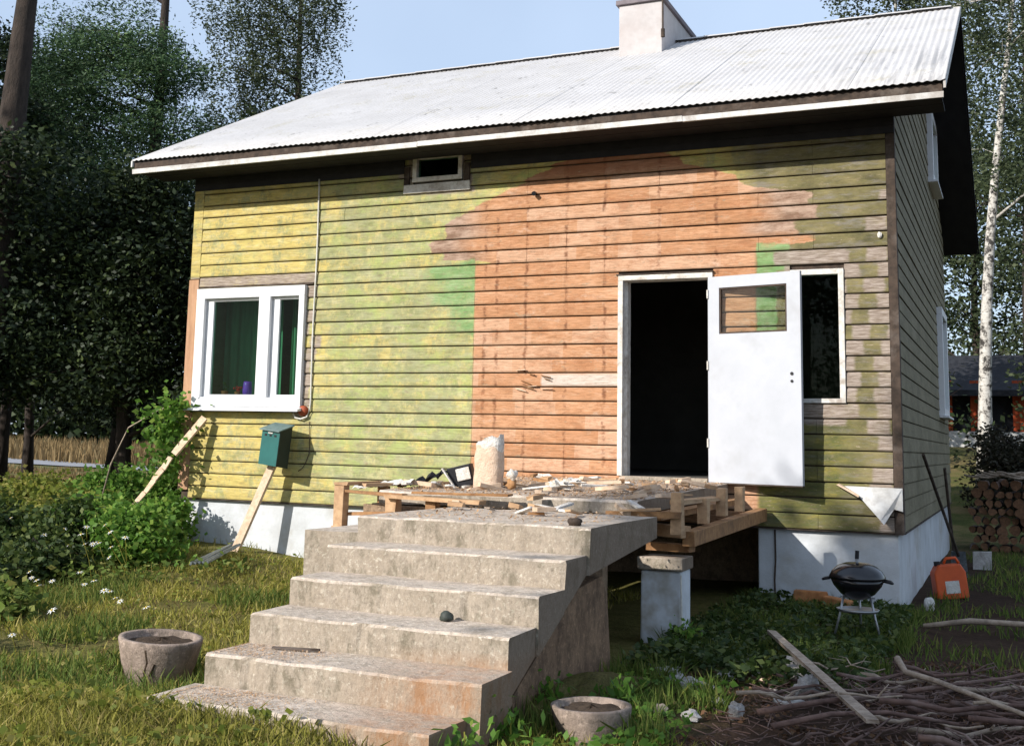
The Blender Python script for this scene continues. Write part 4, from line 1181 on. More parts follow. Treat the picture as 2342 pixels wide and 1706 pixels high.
# ------------------------------------------------------------------ grill
def grill():
    cx, cy = 8.515, -2.1; zg = H(cx, cy)
    t = Thing('kettle_grill', 'black kettle barbecue grill on thin metal legs before the white foundation', 'grill', (cx, cy, zg))
    R = .212; zr = -.715
    t.part(MB().lathe([(.0, -.17), (.06, -.165), (.13, -.125), (.185, -.06), (R, 0), (R - .006, .0), (.17, -.05), (.0, -.10)], 36, (cx, cy, zr)), 'bowl', M_black, smooth=True)
    t.part(MB().lathe([(R + .006, -.004), (R + .006, .012), (.195, .055), (.15, .095), (.09, .118), (.0, .126)], 36, (cx, cy, zr)), 'lid', M_black, smooth=True)
    t.part(MB().tube([(cx, cy, zr + .12), (cx, cy, zr + .155)], .012, 8), 'lid_stem', M_alu)
    t.part(MB().tube([(cx - .0, cy, zr + .15), (cx + .004, cy, zr + .215)], .016, 8), 'lid_handle', M_blackpl)
    for s in (-1, 1):
        t.part(MB().tube([(cx + s * R * .98, cy - .03, zr - .01), (cx + s * (R + .045), cy - .03, zr - .02), (cx + s * (R + .055), cy, zr - .025), (cx + s * (R + .045), cy + .04, zr - .02), (cx + s * R * .98, cy + .04, zr - .01)], .011, 8), 'side_handle', M_blackpl, smooth=True)
    for a in (math.radians(200), math.radians(-20), math.radians(90)):
        ca, sa = math.cos(a), math.sin(a)
        t.part(MB().tube([(cx + .11 * ca, cy + .11 * sa, zr - .14), (cx + .145 * ca, cy + .145 * sa, zr - .30), (cx + .215 * ca, cy + .215 * sa, H(cx + .2 * ca, cy + .2 * sa) - .03)], .0095, 8), 'leg', M_alu, smooth=True)
    t.part(MB().lathe([(.0, -.262), (.15, -.262), (.165, -.24), (.158, -.24), (.146, -.254), (.0, -.254)], 30, (cx, cy, zr)), 'ash_tray', M_alu, smooth=True)
    t.part(MB().tube([(cx + .13, cy, zr - .15), (cx - .02, cy + .0, zr - .165), (cx - .12, cy, zr - .15)], .006, 6), 'vent_bracket', M_alu)
grill()
for i, (x, y, w, rz, lab) in enumerate(((7.88, -.48, .30, .15, 'left orange brown block lying against the foundation behind the grill'), (8.14, -.55, .26, -.2, 'smaller tan block beside it, directly behind the grill'))):
    z = H(x, y) + .02
    M = Matrix.Translation((x, y, z)) @ Matrix.Rotation(rz, 4, 'Z') @ Matrix.Rotation(.06, 4, 'Y')
    mb = MB().box(-w / 2, w / 2, -.07, .07, 0, .20 - .05 * i, M, j=.012)
    tag(mb.build('clay_block', M_brick, bevel=.012), lab, 'block')

# ------------------------------------------------------------------ orange canister, shovel, etc along the gable
def canister():
    cx, cy = 9.02, 1.7; z = H(cx, cy)
    t = Thing('canister', 'bright orange plastic canister with white label at the house corner', 'canister', (cx, cy, z))
    M = Matrix.Translation((cx, cy, z + .0)) @ Matrix.Rotation(-.12, 4, 'Y') @ Matrix.Rotation(.35, 4, 'Z')
    b = MB().prism([(-.16, 0), (.16, 0), (.165, .02), (.165, .27), (.12, .36), (-.11, .36), (-.165, .28), (-.165, .02)], 'y', -.09, .09)
    b.v = [tuple(M @ Vector(v)) for v in b.v]
    t.part(b, 'body', M_orange, bevel=.015)
    t.part(MB().box(-.07, .075, -.094, -.091, .06, .19, M), 'label_patch', M_plastic)
    t.part(MB().tube([M @ Vector((-.03, 0, .37)), M @ Vector((0, 0, .42)), M @ Vector((.10, 0, .42)), M @ Vector((.13, 0, .36))], .016, 8), 'handle', M_orange, smooth=True)
    t.part(MB().tube([M @ Vector((-.10, 0, .35)), M @ Vector((-.10, 0, .395))], .032, 12), 'cap', M_blackpl)
canister()
t = Thing('shovel', 'long handled shovel leaning on the side wall behind the corner', 'shovel', (9.0, 3.9, -1.2))
t.part(MB().tube([(8.76, 1.9, .28), (8.90, 3.1, -.45), (9.0, 3.85, -.95)], .018, 8), 'handle', M_darkwood)
t.part(MB().add([(8.92, 3.80, -.90), (9.08, 3.92, -.90), (9.10, 4.06, -1.24), (9.0, 4.04, -1.32), (8.90, 4.0, -1.24), (8.93, 3.86, -.90), (9.07, 3.95, -.92), (9.08, 4.09, -1.24), (9.0, 4.07, -1.30), (8.92, 4.03, -1.24)],
                 [(0, 1, 2, 3, 4), (9, 8, 7, 6, 5), (0, 5, 6, 1), (1, 6, 7, 2), (2, 7, 8, 3), (3, 8, 9, 4), (4, 9, 5, 0)]), 'blade', M_steel)
tag(MB().tube([(8.80, 5.2, .1), (8.83, 5.6, -.6), (8.86, 5.9, -1.2)], .02, 7).build('pole', M_darkwood), 'dark pole standing by the side wall behind the shovel', 'pole')
mb = MB(); mb.box(9.12, 9.34, 5.1, 5.35, H(9.2, 5.2), H(9.2, 5.2) + .22, j=.01)
tag(mb.build('block', M_insul), 'pale grey block on the ground before the woodpile', 'block')
mb = MB().lump((8.87, .55, H(8.87, .55) + .06), (.05, .05, .07), 3, .4)
tag(mb.build('cup', M_plastic), 'small white crumpled cup at the foot of the house corner', 'cup')
# two loose long sticks right
tag(MB().tube([(8.93, -1.08, H(8.93, -1.08) + .06), (9.3, -1.0, -1.12), (9.9, -.85, -1.13), (10.6, -.8, -1.15)], [.022, .026, .024, .02], 7).build('pole', M_greywood, smooth=True), 'straight pale pole lying on the ground right of the grill', 'pole')
tag(MB().bar((8.0, -3.0, -1.06), (9.02, -5.75, -1.05), .062, .02, up=(0, 0, 1), j=.004).build('plank', M_greywood), 'long grey plank lying across the brush pile towards the viewer', 'plank')

# ------------------------------------------------------------------ insulation lumps
LUMPS = [((7.56, -4.25), (.10, .05, .04), 'first flat white foam scrap on the grass below the pillar'), ((7.68, -4.42), (.07, .05, .04), 'second white foam scrap, small, between two larger ones'),
         ((7.83, -4.66), (.12, .055, .05), 'longest white foam scrap lying on the grass below the pillar'), ((8.06, -4.98), (.05, .04, .03), 'small white scrap at the edge of the brush pile'),
         ((8.22, -5.24), (.045, .035, .05), 'upright white scrap nearest the planter, beside the brush'), ((8.34, -3.90), (.085, .07, .08), 'rounded white lump behind the long grey plank'),
         ((8.50, -4.50), (.075, .07, .085), 'large white lump leaning on the long grey plank'), ((8.42, -4.15), (.05, .04, .04), 'small white lump between the two rounded ones'),
         ((7.98, -3.42), (.07, .04, .03), 'white scrap half hidden in the weeds under the pillar side'), ((7.70, -3.35), (.07, .04, .03), 'pale green grey scrap in the weeds beside the pillar'),
         ((8.42, -4.75), (.08, .05, .035), 'flat white scrap under the plank')]
for i, ((x, y), r, lab) in enumerate(LUMPS):
    tag(MB().lump((x, y, H(x, y) + r[2] * .8), r, i * 3 + 1, .75, 16, 10, 2.2, flat=-r[2] * .8).build('foam_scrap', M_insul, smooth=True), lab, 'foam scrap', 'white foam scraps on the ground')

for i in range(16):  # rubble bits in foam, pale wood and concrete
    x = random.uniform(7.45, 8.9); y = random.uniform(-5.4, -3.4); r = random.uniform(.018, .05)
    zone = 'near the pillar' if y > -4.2 else 'near the right planter' if x < 8.1 else 'at the edge of the brush pile'
    tag(MB().lump((x, y, H(x, y) + r * .7), (r * 1.3, r, r * .8), i * 7 + 3, .6, 9, 6, 2.0, flat=-r * .6).build('rubble_chunk', (M_insul, M_palewood, M_pot)[i % 3]), ('pale ', 'tan ', 'grey brown ')[i % 3] + ('small' if r < .032 else 'larger') + ' chunk of debris in the weeds ' + zone, 'debris', 'bits of rubble in the weeds')

# ------------------------------------------------------------------ brush pile
def curved(a, b, bend=.1, n=7, z=.02):
    a = Vector(a); b = Vector(b); d = b - a; s = Vector((-d.y, d.x, 0)).normalized() * bend * d.length
    o1 = random.uniform(-1, 1); ph = random.uniform(0, 3)
    return [a + d * (i / n) + s * math.sin(math.pi * i / n) * o1 + Vector((0, 0, z * math.sin(ph + i * 1.7))) + s * .18 * math.sin(ph + i * 2.3) for i in range(n + 1)]
def brush():
    G = 'dry branches in the brush pile'
    named = [([(9.00, -4.20, -.98), (9.06, -4.36, -1.03), (9.25, -4.62, -1.02), (9.50, -4.90, -1.04), (9.8, -5.15, -1.08)], .020, 'forked pale branch lying on top of the brush pile'),
             ([(9.10, -4.70, -1.08), (9.35, -4.55, -1.04), (9.6, -4.25, -1.03), (9.75, -4.15, -1.0)], .013, 'thin branch curving up at the right edge of the brush pile'),
             ([(8.40, -5.52, -1.12), (8.7, -5.25, -1.08), (9.05, -4.95, -1.06), (9.2, -4.85, -1.08)], .016, 'slim brown branch running along the front of the brush pile'),
             ([(8.55, -5.90, -1.10), (8.8, -5.65, -1.06), (9.05, -5.40, -1.07), (9.4, -5.35, -1.1)], .015, 'bent brown branch in the front row of the brush pile')]
    for pts, r, lab in named:
        pts = [Vector(p) for p in pts]
        tag(MB().tube(pts, [r * (1.1 - .5 * i / (len(pts) - 1)) for i in range(len(pts))], 7).build('branch', M_greywood if 'pale' in lab else M_branch, smooth=True), lab, 'branch', G)
    for i in range(46):
        cx = random.uniform(8.45, 10.1); cy = random.uniform(-6.1, -3.9)
        if cx < 8.45 + (cy + 3.9) * -.15: continue
        a = random.gauss(.55, .5); L = random.uniform(.35, 1.3)
        dx, dy = math.cos(a) * L / 2, math.sin(a) * L / 2
        z = H(cx, cy) + random.uniform(.01, .17)
        r = random.uniform(.005, .017)
        pts = curved((cx - dx, cy - dy, z + random.uniform(-.03, .03)), (cx + dx, cy + dy, z + random.uniform(-.03, .05)), .12)
        mb = MB().tube(pts, [r * (1.15 - .7 * k / 7) for k in range(8)], 6)
        for q in range(random.randint(1, 5)):
            k = random.randint(2, 6); s = pts[k]; e = s + Vector((random.uniform(-.2, .2), random.uniform(-.2, .2), random.uniform(0, .1)))
            mb.tube([s, (s + e) / 2 + Vector((.012, .01, .015)), e], [r * .55, r * .4, r * .2], 5)
            f = (s + e) / 2; mb.tube([f, f + Vector((random.uniform(-.09, .09), random.uniform(-.09, .09), random.uniform(0, .05)))], [r * .3, r * .15], 4)
        lb = ('thick ' if r > .013 else ('slender ' if r > .009 else 'hair thin ')) + ('brown ' if i % 4 else 'grey ') + ('long ' if L > .95 else ('short ' if L < .6 else '')) + 'branch '
        lb += ('at the front' if cy < -5.4 else ('at the back' if cy > -4.6 else 'in the middle')) + ' of the brush pile' + (', right of the plank' if cx > 9.1 else (', next to the plank' if cx > 8.75 else ', left of the plank'))
        tag(mb.build('branch', M_branch if i % 4 else M_greywood, smooth=True), lb, 'branch', G)
    # fine twig litter nobody could count
    mb = MB()
    for i in range(1500):
        x = random.uniform(8.2, 10.6); y = random.uniform(-6.6, -2.9)
        a = random.uniform(0, 3.14); L = random.uniform(.04, .16)
        z = H(x, y) + random.uniform(.0, .06)
        mb.tube([(x, y, z), (x + math.cos(a) * L, y + math.sin(a) * L, z + random.uniform(-.01, .04))], .0028, 4, False)
    stuff(mb.build('twig_litter', M_branch), 'fine dry twigs littering the ground of the brush pile', 'twigs')
brush()

# ------------------------------------------------------------------ woodpile
def woodpile():
    G = 'split logs in the woodpile'
    protos = []
    for i in range(3):
        root_r = (.055, .07, .085)[i]
        mb = MB(); seg = 9
        L = .42
        prof = [root_r * (1 + .12 * math.sin(k * 2.1 + i)) * (1 if i != 1 or k < 6 else .62) for k in range(seg)]
        for yy in (0, L):
            for k in range(seg):
                a = 2 * math.pi * k / seg; mb.v.append((prof[k] * math.cos(a), yy, prof[k] * math.sin(a)))
        mb.f = [(k, (k + 1) % seg, (k + 1) % seg + seg, k + seg) for k in range(seg)]
        protos.append((mb, prof, seg, L))
    first = {}
    row = 0; z = -1.17
    while z < -.12:
        x = 8.93 + (row % 2) * .07 + max(0, (row - 4) * .03)
        while x < 10.9:
            i = random.randrange(3); r = (.055, .07, .085)[i]
            x += r
            y = 8.9 + random.uniform(-.16, .12)
            loc = (x, y, H(x, 9) + 1.2 + z + random.uniform(-.02, .02))
            if i not in first:
                mb, prof, seg, L = protos[i]
                o = empty('log', '', 'log', (0, 0, 0), G)
                body = mb.build('bark', M_log, o)
                e = MB(); e.v = [(p * math.cos(2 * math.pi * k / seg), -.001, p * math.sin(2 * math.pi * k / seg)) for k, p in enumerate(prof)]; e.f = [tuple(range(seg))]
                end = e.build('cut_end', M_logend, o)
                first[i] = (o, [body, end])
            else:
                src, ch = first[i]
                o = src.copy(); COL.objects.link(o)
                for c in ch:
                    d = c.copy(); COL.objects.link(d); d.parent = o
            o.location = loc
            o.rotation_euler = (0, random.uniform(0, 6.28), random.uniform(-.15, .15))
            o['label'] = ['thin round log', 'split half log', 'thick round log'][i] + ' in the ' + ['lowest', 'second', 'third', 'fourth', 'fifth', 'sixth', 'seventh', 'eighth', 'ninth'][row] + ' row of the woodpile' + (' near the house wall' if x < 9.5 else (' in its middle' if x < 10.2 else ' at its right end'))
            x += r + .012
        z += .145; row += 1
    # bark slabs and a tangle of branches laid on top
    for i in range(12):
        x = random.uniform(8.9, 10.6); 
        pts = curved((x, 8.6, H(x, 9) + 1.15 + random.uniform(0, .1)), (x + random.uniform(.5, 1.3), 8.8, H(x, 9) + 1.1 + random.uniform(0, .2)), .1)
        tag(MB().tube(pts, .018, 6).build('branch', M_greywood, smooth=True), ('thin' if i % 2 else 'stout') + ' pale branch laid on top of the woodpile ' + ('by the house wall' if x < 9.3 else 'over its middle' if x < 10 else 'at its right end'), 'branch', 'branches on top of the woodpile')
woodpile()

# ------------------------------------------------------------------ neighbour's red shed
def shed():
    y0 = 25.0; x0, x1 = 5.6, 15.5
    t = Thing('shed', 'low red outbuilding with black roof far behind on the right', 'shed', (10, 26.5, .5))
    t.part(MB().box(x0, x1, y0 - .1, y0 + 5, .0, .98), 'plinth', M_fascia)
    # wall in vertical boards with dark openings left between
    OP = [(8.05, 8.42, 1.0, 2.4), (9.0, 9.55, 1.0, 2.4), (10.6, 11.4, 1.3, 2.3)]
    x = x0
    while x < x1:
        w = .16
        skip = any(a < x + w / 2 < b for a, b, c, d in OP)
        if not skip: t.part(MB().box(x + .004, x + w - .004, y0 - .02 - random.random() * .006, y0 + .0, .985, 2.45), 'board', M_red)
        x += w
    t.part(MB().box(x0, x1, y0 + .3, y0 + 4.9, .985, 2.4), 'inner_wall', M_roofblack)
    r = t.part(MB().prism([(y0 - .6, 2.02), (y0 + 2.5, 3.25), (y0 + 5.6, 2.02), (y0 + 5.6, 2.14), (y0 + 2.5, 3.38), (y0 - .6, 2.14)], 'x', x0 - .5, x1 + .4), 'roof', M_roofblack)
    t.part(MB().box(x0 - .5, x1 + .4, y0 - .62, y0 - .601, 1.98, 2.15), 'fascia_board', M_roofblack)
    t.part(MB().box(9.0, 9.06, y0 - .03, y0, .985, 2.45), 'door_post', M_white)
shed()

# ------------------------------------------------------------------ vegetation
L_dark = leaf_mat('dark spruce and alder leaves', (0.014, 0.024, 0.011), (0.032, 0.052, 0.020), (0.085, 0.115, 0.035), .25)
L_pine = leaf_mat('pine needles', (0.030, 0.062, 0.030), (0.075, 0.14, 0.052), (0.13, 0.20, 0.07), .2)
L_birch = leaf_mat('birch leaves', (0.045, 0.062, 0.030), (0.075, 0.10, 0.045), (0.11, 0.13, 0.06), .35)
L_bush = leaf_mat('raspberry leaves', (0.08, 0.17, 0.028), (0.17, 0.33, 0.05), (0.34, 0.44, 0.09), .5)
L_weed = leaf_mat('weed leaves', (0.12, 0.16, 0.028), (0.27, 0.30, 0.05), (0.50, 0.42, 0.13), .5)
L_grass = leaf_mat('grass blades', (0.20, 0.20, 0.04), (0.42, 0.39, 0.075), (0.62, 0.50, 0.20), .4, .7)
L_grassd = leaf_mat('green grass blades', (0.085, 0.135, 0.028), (0.17, 0.24, 0.045), (0.33, 0.31, 0.09), .4, .7)
L_dry = leaf_mat('tall dry grass', (0.16, 0.11, 0.05), (0.30, 0.20, 0.09), (0.40, 0.30, 0.15), .3, .8)

def clump_points(clumps, twig=.28, per=26, droop=0.0):
    out = []
    for (cx, cy, cz, rx, ry, rz, n) in clumps:
        m = max(2, n // per)
        d = rdir(m) * RG.uniform(.25, 1.0, (m, 1)) ** .45
        c = d * np.array([rx, ry, rz]) + np.array([cx, cy, cz])
        c = np.repeat(c, per, 0)
        off = RG.normal(size=(len(c), 3)) * twig * np.array([1, 1, .55])
        if droop:
            t = RG.uniform(0, 1, len(c)); off = RG.normal(size=(len(c), 3)) * twig * .35
            off[:, 2] -= t * droop; off[:, 0] += t * droop * .28
        out.append(c + off)
    return np.concatenate(out)
def leaves(name, pts, s0, s1, mat, wid=.55, flat=.6):
    n = len(pts)
    A = rdir(n, flat) * RG.uniform(s0, s1, (n, 1)); B = np.cross(A, rdir(n)); B /= (np.linalg.norm(B, axis=1, keepdims=True) + 1e-9)
    B *= np.linalg.norm(A, axis=1, keepdims=True) * wid
    return quads_mesh(name, pts, A, B, mat)

def tree(name, label, cat, x, y, h, r, clumps, mat, bark, s0=.04, s1=.09, twig=.28, per=26, droop=0, lean=(0, 0), group=None, seg=10, wid=.55, limbs=True):
    z0 = H(x, y) - .2
    root = empty(name, label, cat, (x, y, z0), group)
    mb = MB()
    pts = []; n = 9
    for i in range(n + 1):
        t = i / n; pts.append(Vector((lean[0] * t + .12 * math.sin(t * 5 + x), lean[1] * t + .1 * math.sin(t * 4 + y), h * t)))
    mb.tube(pts, [r * (1.25 if i == 0 else 1) * (1 - .82 * i / n) for i in range(n + 1)], seg)
    if limbs:
        for (cx, cy, cz, rx, ry, rz, q) in clumps:
            lz = max(h * .12, (cz - z0) - .5 * math.hypot(cx, cy))
            lz = min(lz, h * .97); t = lz / h; k = t * n; i = min(n - 1, int(k))
            s = pts[i].lerp(pts[i + 1], k - i); e = Vector((cx, cy, cz - z0))
            if (e - s).length < .3: continue
            mid = s.lerp(e, .5) + Vector((random.uniform(-.2, .2), random.uniform(-.2, .2), random.uniform(.0, .3)))
            rr = max(.015, r * .32 * (1 - t * .6))
            mb.tube([s, mid, e], [rr, rr * .65, rr * .22], 6)
            for q in range(4):
                d = Vector((random.uniform(-rx, rx), random.uniform(-ry, ry), random.uniform(-rz, rz))) * .85
                mb.tube([mid.lerp(e, random.uniform(.2, 1)), e + d * .5 + Vector((0, 0, .08)), e + d], [rr * .3, rr * .2, rr * .08], 4, False)
    mb.build('trunk', bark, root, smooth=True)
    P = clump_points([(cx, cy, cz - z0, rx, ry, rz, q) for (cx, cy, cz, rx, ry, rz, q) in clumps], twig, per, droop)
    link('crown', leaves('crown', P, s0, s1, mat, wid), root)
    return root

def auto_clumps(zlo, zhi, R, n, leavesn, squash=.55, top=.35, seed=0):
    rnd = random.Random(seed); out = []
    for i in range(n):
        t = (i + .5) / n; z = zlo + (zhi - zlo) * t
        rr = R * (1 - (1 - top) * t ** 1.5)
        a = i * 2.4 + rnd.uniform(-.4, .4); q = rr * rnd.uniform(.35, .8)
        s = rr * rnd.uniform(.42, .62)
        out.append((q * math.cos(a), q * math.sin(a), z, s, s, s * squash * rnd.uniform(.8, 1.3), leavesn // n))
    return out

# --- left edge: big pine with bare upper trunk and flat boughs, then dark mixed trees
GL = 'dark trees crowding the left end of the house'
tree('pine_tree', 'tall pine at the left edge with thick bare brown trunk and dark boughs', 'tree', -6.5, 2.3, 13, .40,
     [(.9, -.3, 4.6, 1.2, 1.0, .7, 3000), (-1.2, .4, 4.4, 1.2, 1, .8, 2500), (.6, .6, 3.6, 1.3, 1.2, .7, 3500), (-.6, -.4, 3.0, 1.3, 1.2, .8, 3500), (.4, 0, 2.0, 1.4, 1.3, .8, 3500), (-.6, .3, 1.3, 1.5, 1.3, .6, 3500)],
     L_dark, M_bark, .035, .075, .26, lean=(.9, .3), group=GL)
tree('pine_tree', 'pine with a broad flat sunlit green bough reaching above the roof edge', 'tree', -7.6, 7.4, 13.5, .26,
     [(-.9, -.6, 8.6, 1.3, 1.1, .42, 5200), (.4, -.8, 8.5, 1.2, 1.0, .38, 5000), (1.3, -.8, 7.8, .9, .9, .38, 4200), (-1.8, -.6, 8.0, 1.0, .9, .42, 3600), (.0, -.5, 7.6, 1.5, 1.1, .45, 5200), (-1.0, -.2, 7.0, 1.5, 1.2, .5, 4800), (1.2, -.4, 6.7, 1.1, 1.2, .5, 4600),
      (-2.6, -.2, 6.6, 1.2, 1.1, .6, 3600), (.2, 0, 6.0, 1.6, 1.3, .6, 5400), (-1.6, .0, 5.4, 1.5, 1.0, .7, 4600), (1.3, -.2, 5.4, 1.2, 1.2, .7, 4800), (-.3, -.5, 4.7, 1.8, 1.3, .7, 4600), (1.8, 0, 4.4, 1.4, 1.2, .8, 4600), (.4, 0, 3.4, 2.0, 1.4, .8, 5200), (2.2, .3, 3.0, 1.4, 1.2, .9, 4600), (1, 0, 2.0, 2.1, 1.5, .8, 4800),
      (-2.4, .2, 9.6, .9, .9, .5, 1600), (-1.0, .2, 10.2, 1.0, .9, .5, 1500), (.8, 0, 11.2, .9, .9, .5, 1200)],
     L_pine, M_bark, .03, .065, .20, per=30, group=GL, wid=.32, lean=(.7, 0))
tree('willow_tree', 'tall birch with thin hanging twigs against the sky above the roof', 'tree', -6.0, 11.2, 13.5, .20,
     [(-2.2, 0, 11.6, 1.2, 1.2, .9, 2800), (-1.1, 0, 12.0, 1.2, 1.2, 1.0, 2800), (-.1, 0, 11.7, 1.0, 1.1, 1.0, 2300), (.45, 0, 11.0, .7, .8, .8, 1300), (-1.6, 0, 10.7, 1.1, 1.0, .8, 2600), (-.6, .2, 10.6, 1.1, 1.0, .8, 2600), (.3, 0, 9.9, .6, .8, .7, 1000),
      (-2.0, 0, 9.6, 1.0, 1.0, .7, 2600), (-.9, 0, 9.5, .9, .9, .7, 2200), (-.1, 0, 9.0, .6, .8, .6, 900), (-1.9, 0, 8.5, 1.1, 1, .7, 2800), (-1.0, 0, 8.3, .7, .9, .5, 1300), (-2.4, 0, 7.5, 1.0, 1, .7, 2600), (-.6, 0, 5.5, 1.5, 1.3, 1.3, 3600), (-1.6, 0, 6.4, 1.3, 1.2, .9, 3400), (.5, 0, 4.0, 1.6, 1.3, 1.3, 3800)],
     L_birch, M_bark, .03, .062, .20, per=24, droop=.9, group=GL, wid=.42)
def mixed(x, y, h, R, n, q, lab, zlo=.4, seed=0, mat=None, nm='alder_tree', **kw):
    tree(nm, lab, 'tree', x, y, h, .16, auto_clumps(H(x, y) + zlo, H(x, y) + h * .97, R, n, q, .7, .4, seed), mat or L_dark, M_bark, .032 if x > -7 else .045, .070 if x > -7 else .095, .30, group=GL, **kw)
mixed(-2.6, 6.2, 7.6, 1.9, 22, 46000, 'dark alder close behind the left corner of the house', .3, 1)
mixed(-4.6, 4.2, 6.2, 1.9, 20, 42000, 'dark alder beside it, one step further left of the house corner', 1.9, 2)
mixed(-10.5, 6.0, 9.0, 2.6, 24, 30000, 'broad dark tree behind the thick pine trunk', 2.7, 3)
mixed(-6.8, 14.0, 10.0, 2.8, 26, 26000, 'dark tree filling the gap under the birch twigs', 2.8, 4)
mixed(-13.5, 10.0, 12.0, 3.2, 26, 26000, 'tall dark tree at the far left edge', 3.0, 5)
mixed(-3.6, 16.5, 8.5, 2.6, 20, 18000, 'dark tree showing just left of the roof corner', .3, 6)
mixed(-12, 17.0, 10.0, 3.2, 24, 20000, 'tall tree behind the bough of the pine', 2.2, 7)
mixed(-17, 14.0, 12.0, 3.4, 24, 16000, 'tree furthest left behind the road side', 2.4, 8)
# dark thicket at their feet
for i, (x, y, r, h, lab) in enumerate(((-2.0, 4.4, 1.0, 2.6, 'dark shrub left of the wall behind the leaning plank'),
                                       (-1.6, 3.6, 1.1, 3.2, 'tall dark shrub touching the left gable'), (-8.6, 1.6, 1.0, 1.3, 'low dark shrub at the very left edge'))):
    tree('shrub', lab, 'shrub', x, y, h, .05, auto_clumps(H(x, y) + .25, H(x, y) + h, r, 14, 14000, .7, .5, 20 + i), L_dark, M_bark, .035, .075, .22, group='dark shrubs under the trees', seg=6)

# far wood beyond the road, one dark mass
n = 42000
t = RG.uniform(0, 1, n); px = -110 + 105 * t; py = 52 + 34 * t + RG.uniform(0, 9, n)
top = 9 + 2.5 * np.sin(t * 23) + 1.5 * np.sin(t * 61)
pz = -1.5 + top * RG.uniform(0, 1, n) ** .8
stuff(link('far_wood', leaves('far_wood', np.stack([px, py, pz], 1), .25, .6, L_dark, .7)), 'dark far wood beyond the distant road', 'wood')
# --- right side: birches and greenery behind the house
GR = 'birches and trees behind the right end of the house'
tree('birch_tree', 'slender white birch trunk right of the house with sparse foliage', 'tree', 8.95, 16.0, 13, .165,
     [(.5, 0, 9.4, 1.0, 1.0, .9, 1600), (1.2, 0, 8.2, .9, .9, .8, 1500), (-.2, 0, 10.6, 1.1, 1.0, .9, 1800), (1.5, .2, 10.2, 1.0, 1.0, 1.0, 1600), (.6, .1, 7.0, .8, .8, .6, 900), (.9, 0, 11.6, 1.0, 1.0, .9, 1600), (1.7, 0, 6.3, .8, .8, .7, 900)],
     L_birch, M_birch, .03, .06, .22, per=22, droop=.7, lean=(1.1, 0), group=GR)
tree('birch_tree', 'thinner birch with trunk rising behind the roof ridge at the right', 'tree', 7.0, 19.0, 15, .12,
     [(-.4, 0, 12.6, 1.2, 1.0, 1.0, 2400), (.6, 0, 13.0, 1.2, 1, 1.0, 2400), (1.4, 0, 11.6, 1.1, 1, 1.2, 2200), (1.9, 0, 10.0, 1.0, 1, 1.0, 1800), (2.2, 0, 8.4, 1.0, 1, 1.0, 1800), (-1.2, 0, 13.6, 1.1, 1, .8, 1800)],
     L_birch, M_birch, .035, .065, .22, per=22, droop=.8, lean=(.4, 0), group=GR)
tree('alder_tree', 'green tree between house and birch, lower on the right', 'tree', 11.2, 18.0, 9, .14, auto_clumps(.8, 9.2, 2.2, 20, 17000, .7, .5, 31), L_birch, M_bark, .04, .08, .28, group=GR)
tree('alder_tree', 'unseen green tree added behind the house to shade the red shed', 'tree', 5.4, 18.8, 7.6, .16, auto_clumps(.8, 8.0, 2.6, 22, 17000, .7, .6, 36), L_dark, M_bark, .05, .10, .32, group=GR)  # out of sight, added for its shade on the shed
tree('alder_tree', 'dark green tree right above the red shed roof', 'tree', 8.6, 32.0, 10, .2, auto_clumps(2.6, 11, 3.0, 24, 17000, .7, .5, 32), L_birch, M_bark, .06, .12, .4, group=GR)
tree('alder_tree', 'dark tree behind the red shed at the picture edge', 'tree', 13.0, 33.0, 13, .22, auto_clumps(2.6, 14, 3.6, 26, 17000, .7, .5, 33), L_dark, M_bark, .06, .12, .4, group=GR)
tree('alder_tree', 'sparse tall tree rising above the roof corner on the right', 'tree', 10.2, 26.0, 16, .18, auto_clumps(7.5, 17, 2.9, 24, 9000, .7, .6, 34), L_birch, M_bark, .05, .10, .35, group=GR)
tree('shrub', 'dark red brown shrub before the red shed', 'shrub', 9.6, 13.5, 1.6, .04, auto_clumps(H(9.6, 13.5) + .2, H(9.6, 13.5) + 1.5, .8, 10, 9000, .8, .6, 41), leaf_mat('dark reddish leaves', (.03, .028, .018), (.06, .055, .03), (.08, .06, .04)), M_bark, .03, .06, .16, group='shrubs before the red shed', seg=6)
tree('shrub', 'dark green shrub right of it at the picture edge', 'shrub', 10.9, 14.0, 2.0, .04, auto_clumps(H(10.9, 14) + .2, H(10.9, 14) + 1.8, 1.0, 10, 9000, .8, .6, 42), L_dark, M_bark, .03, .06, .16, group='shrubs before the red shed', seg=6)

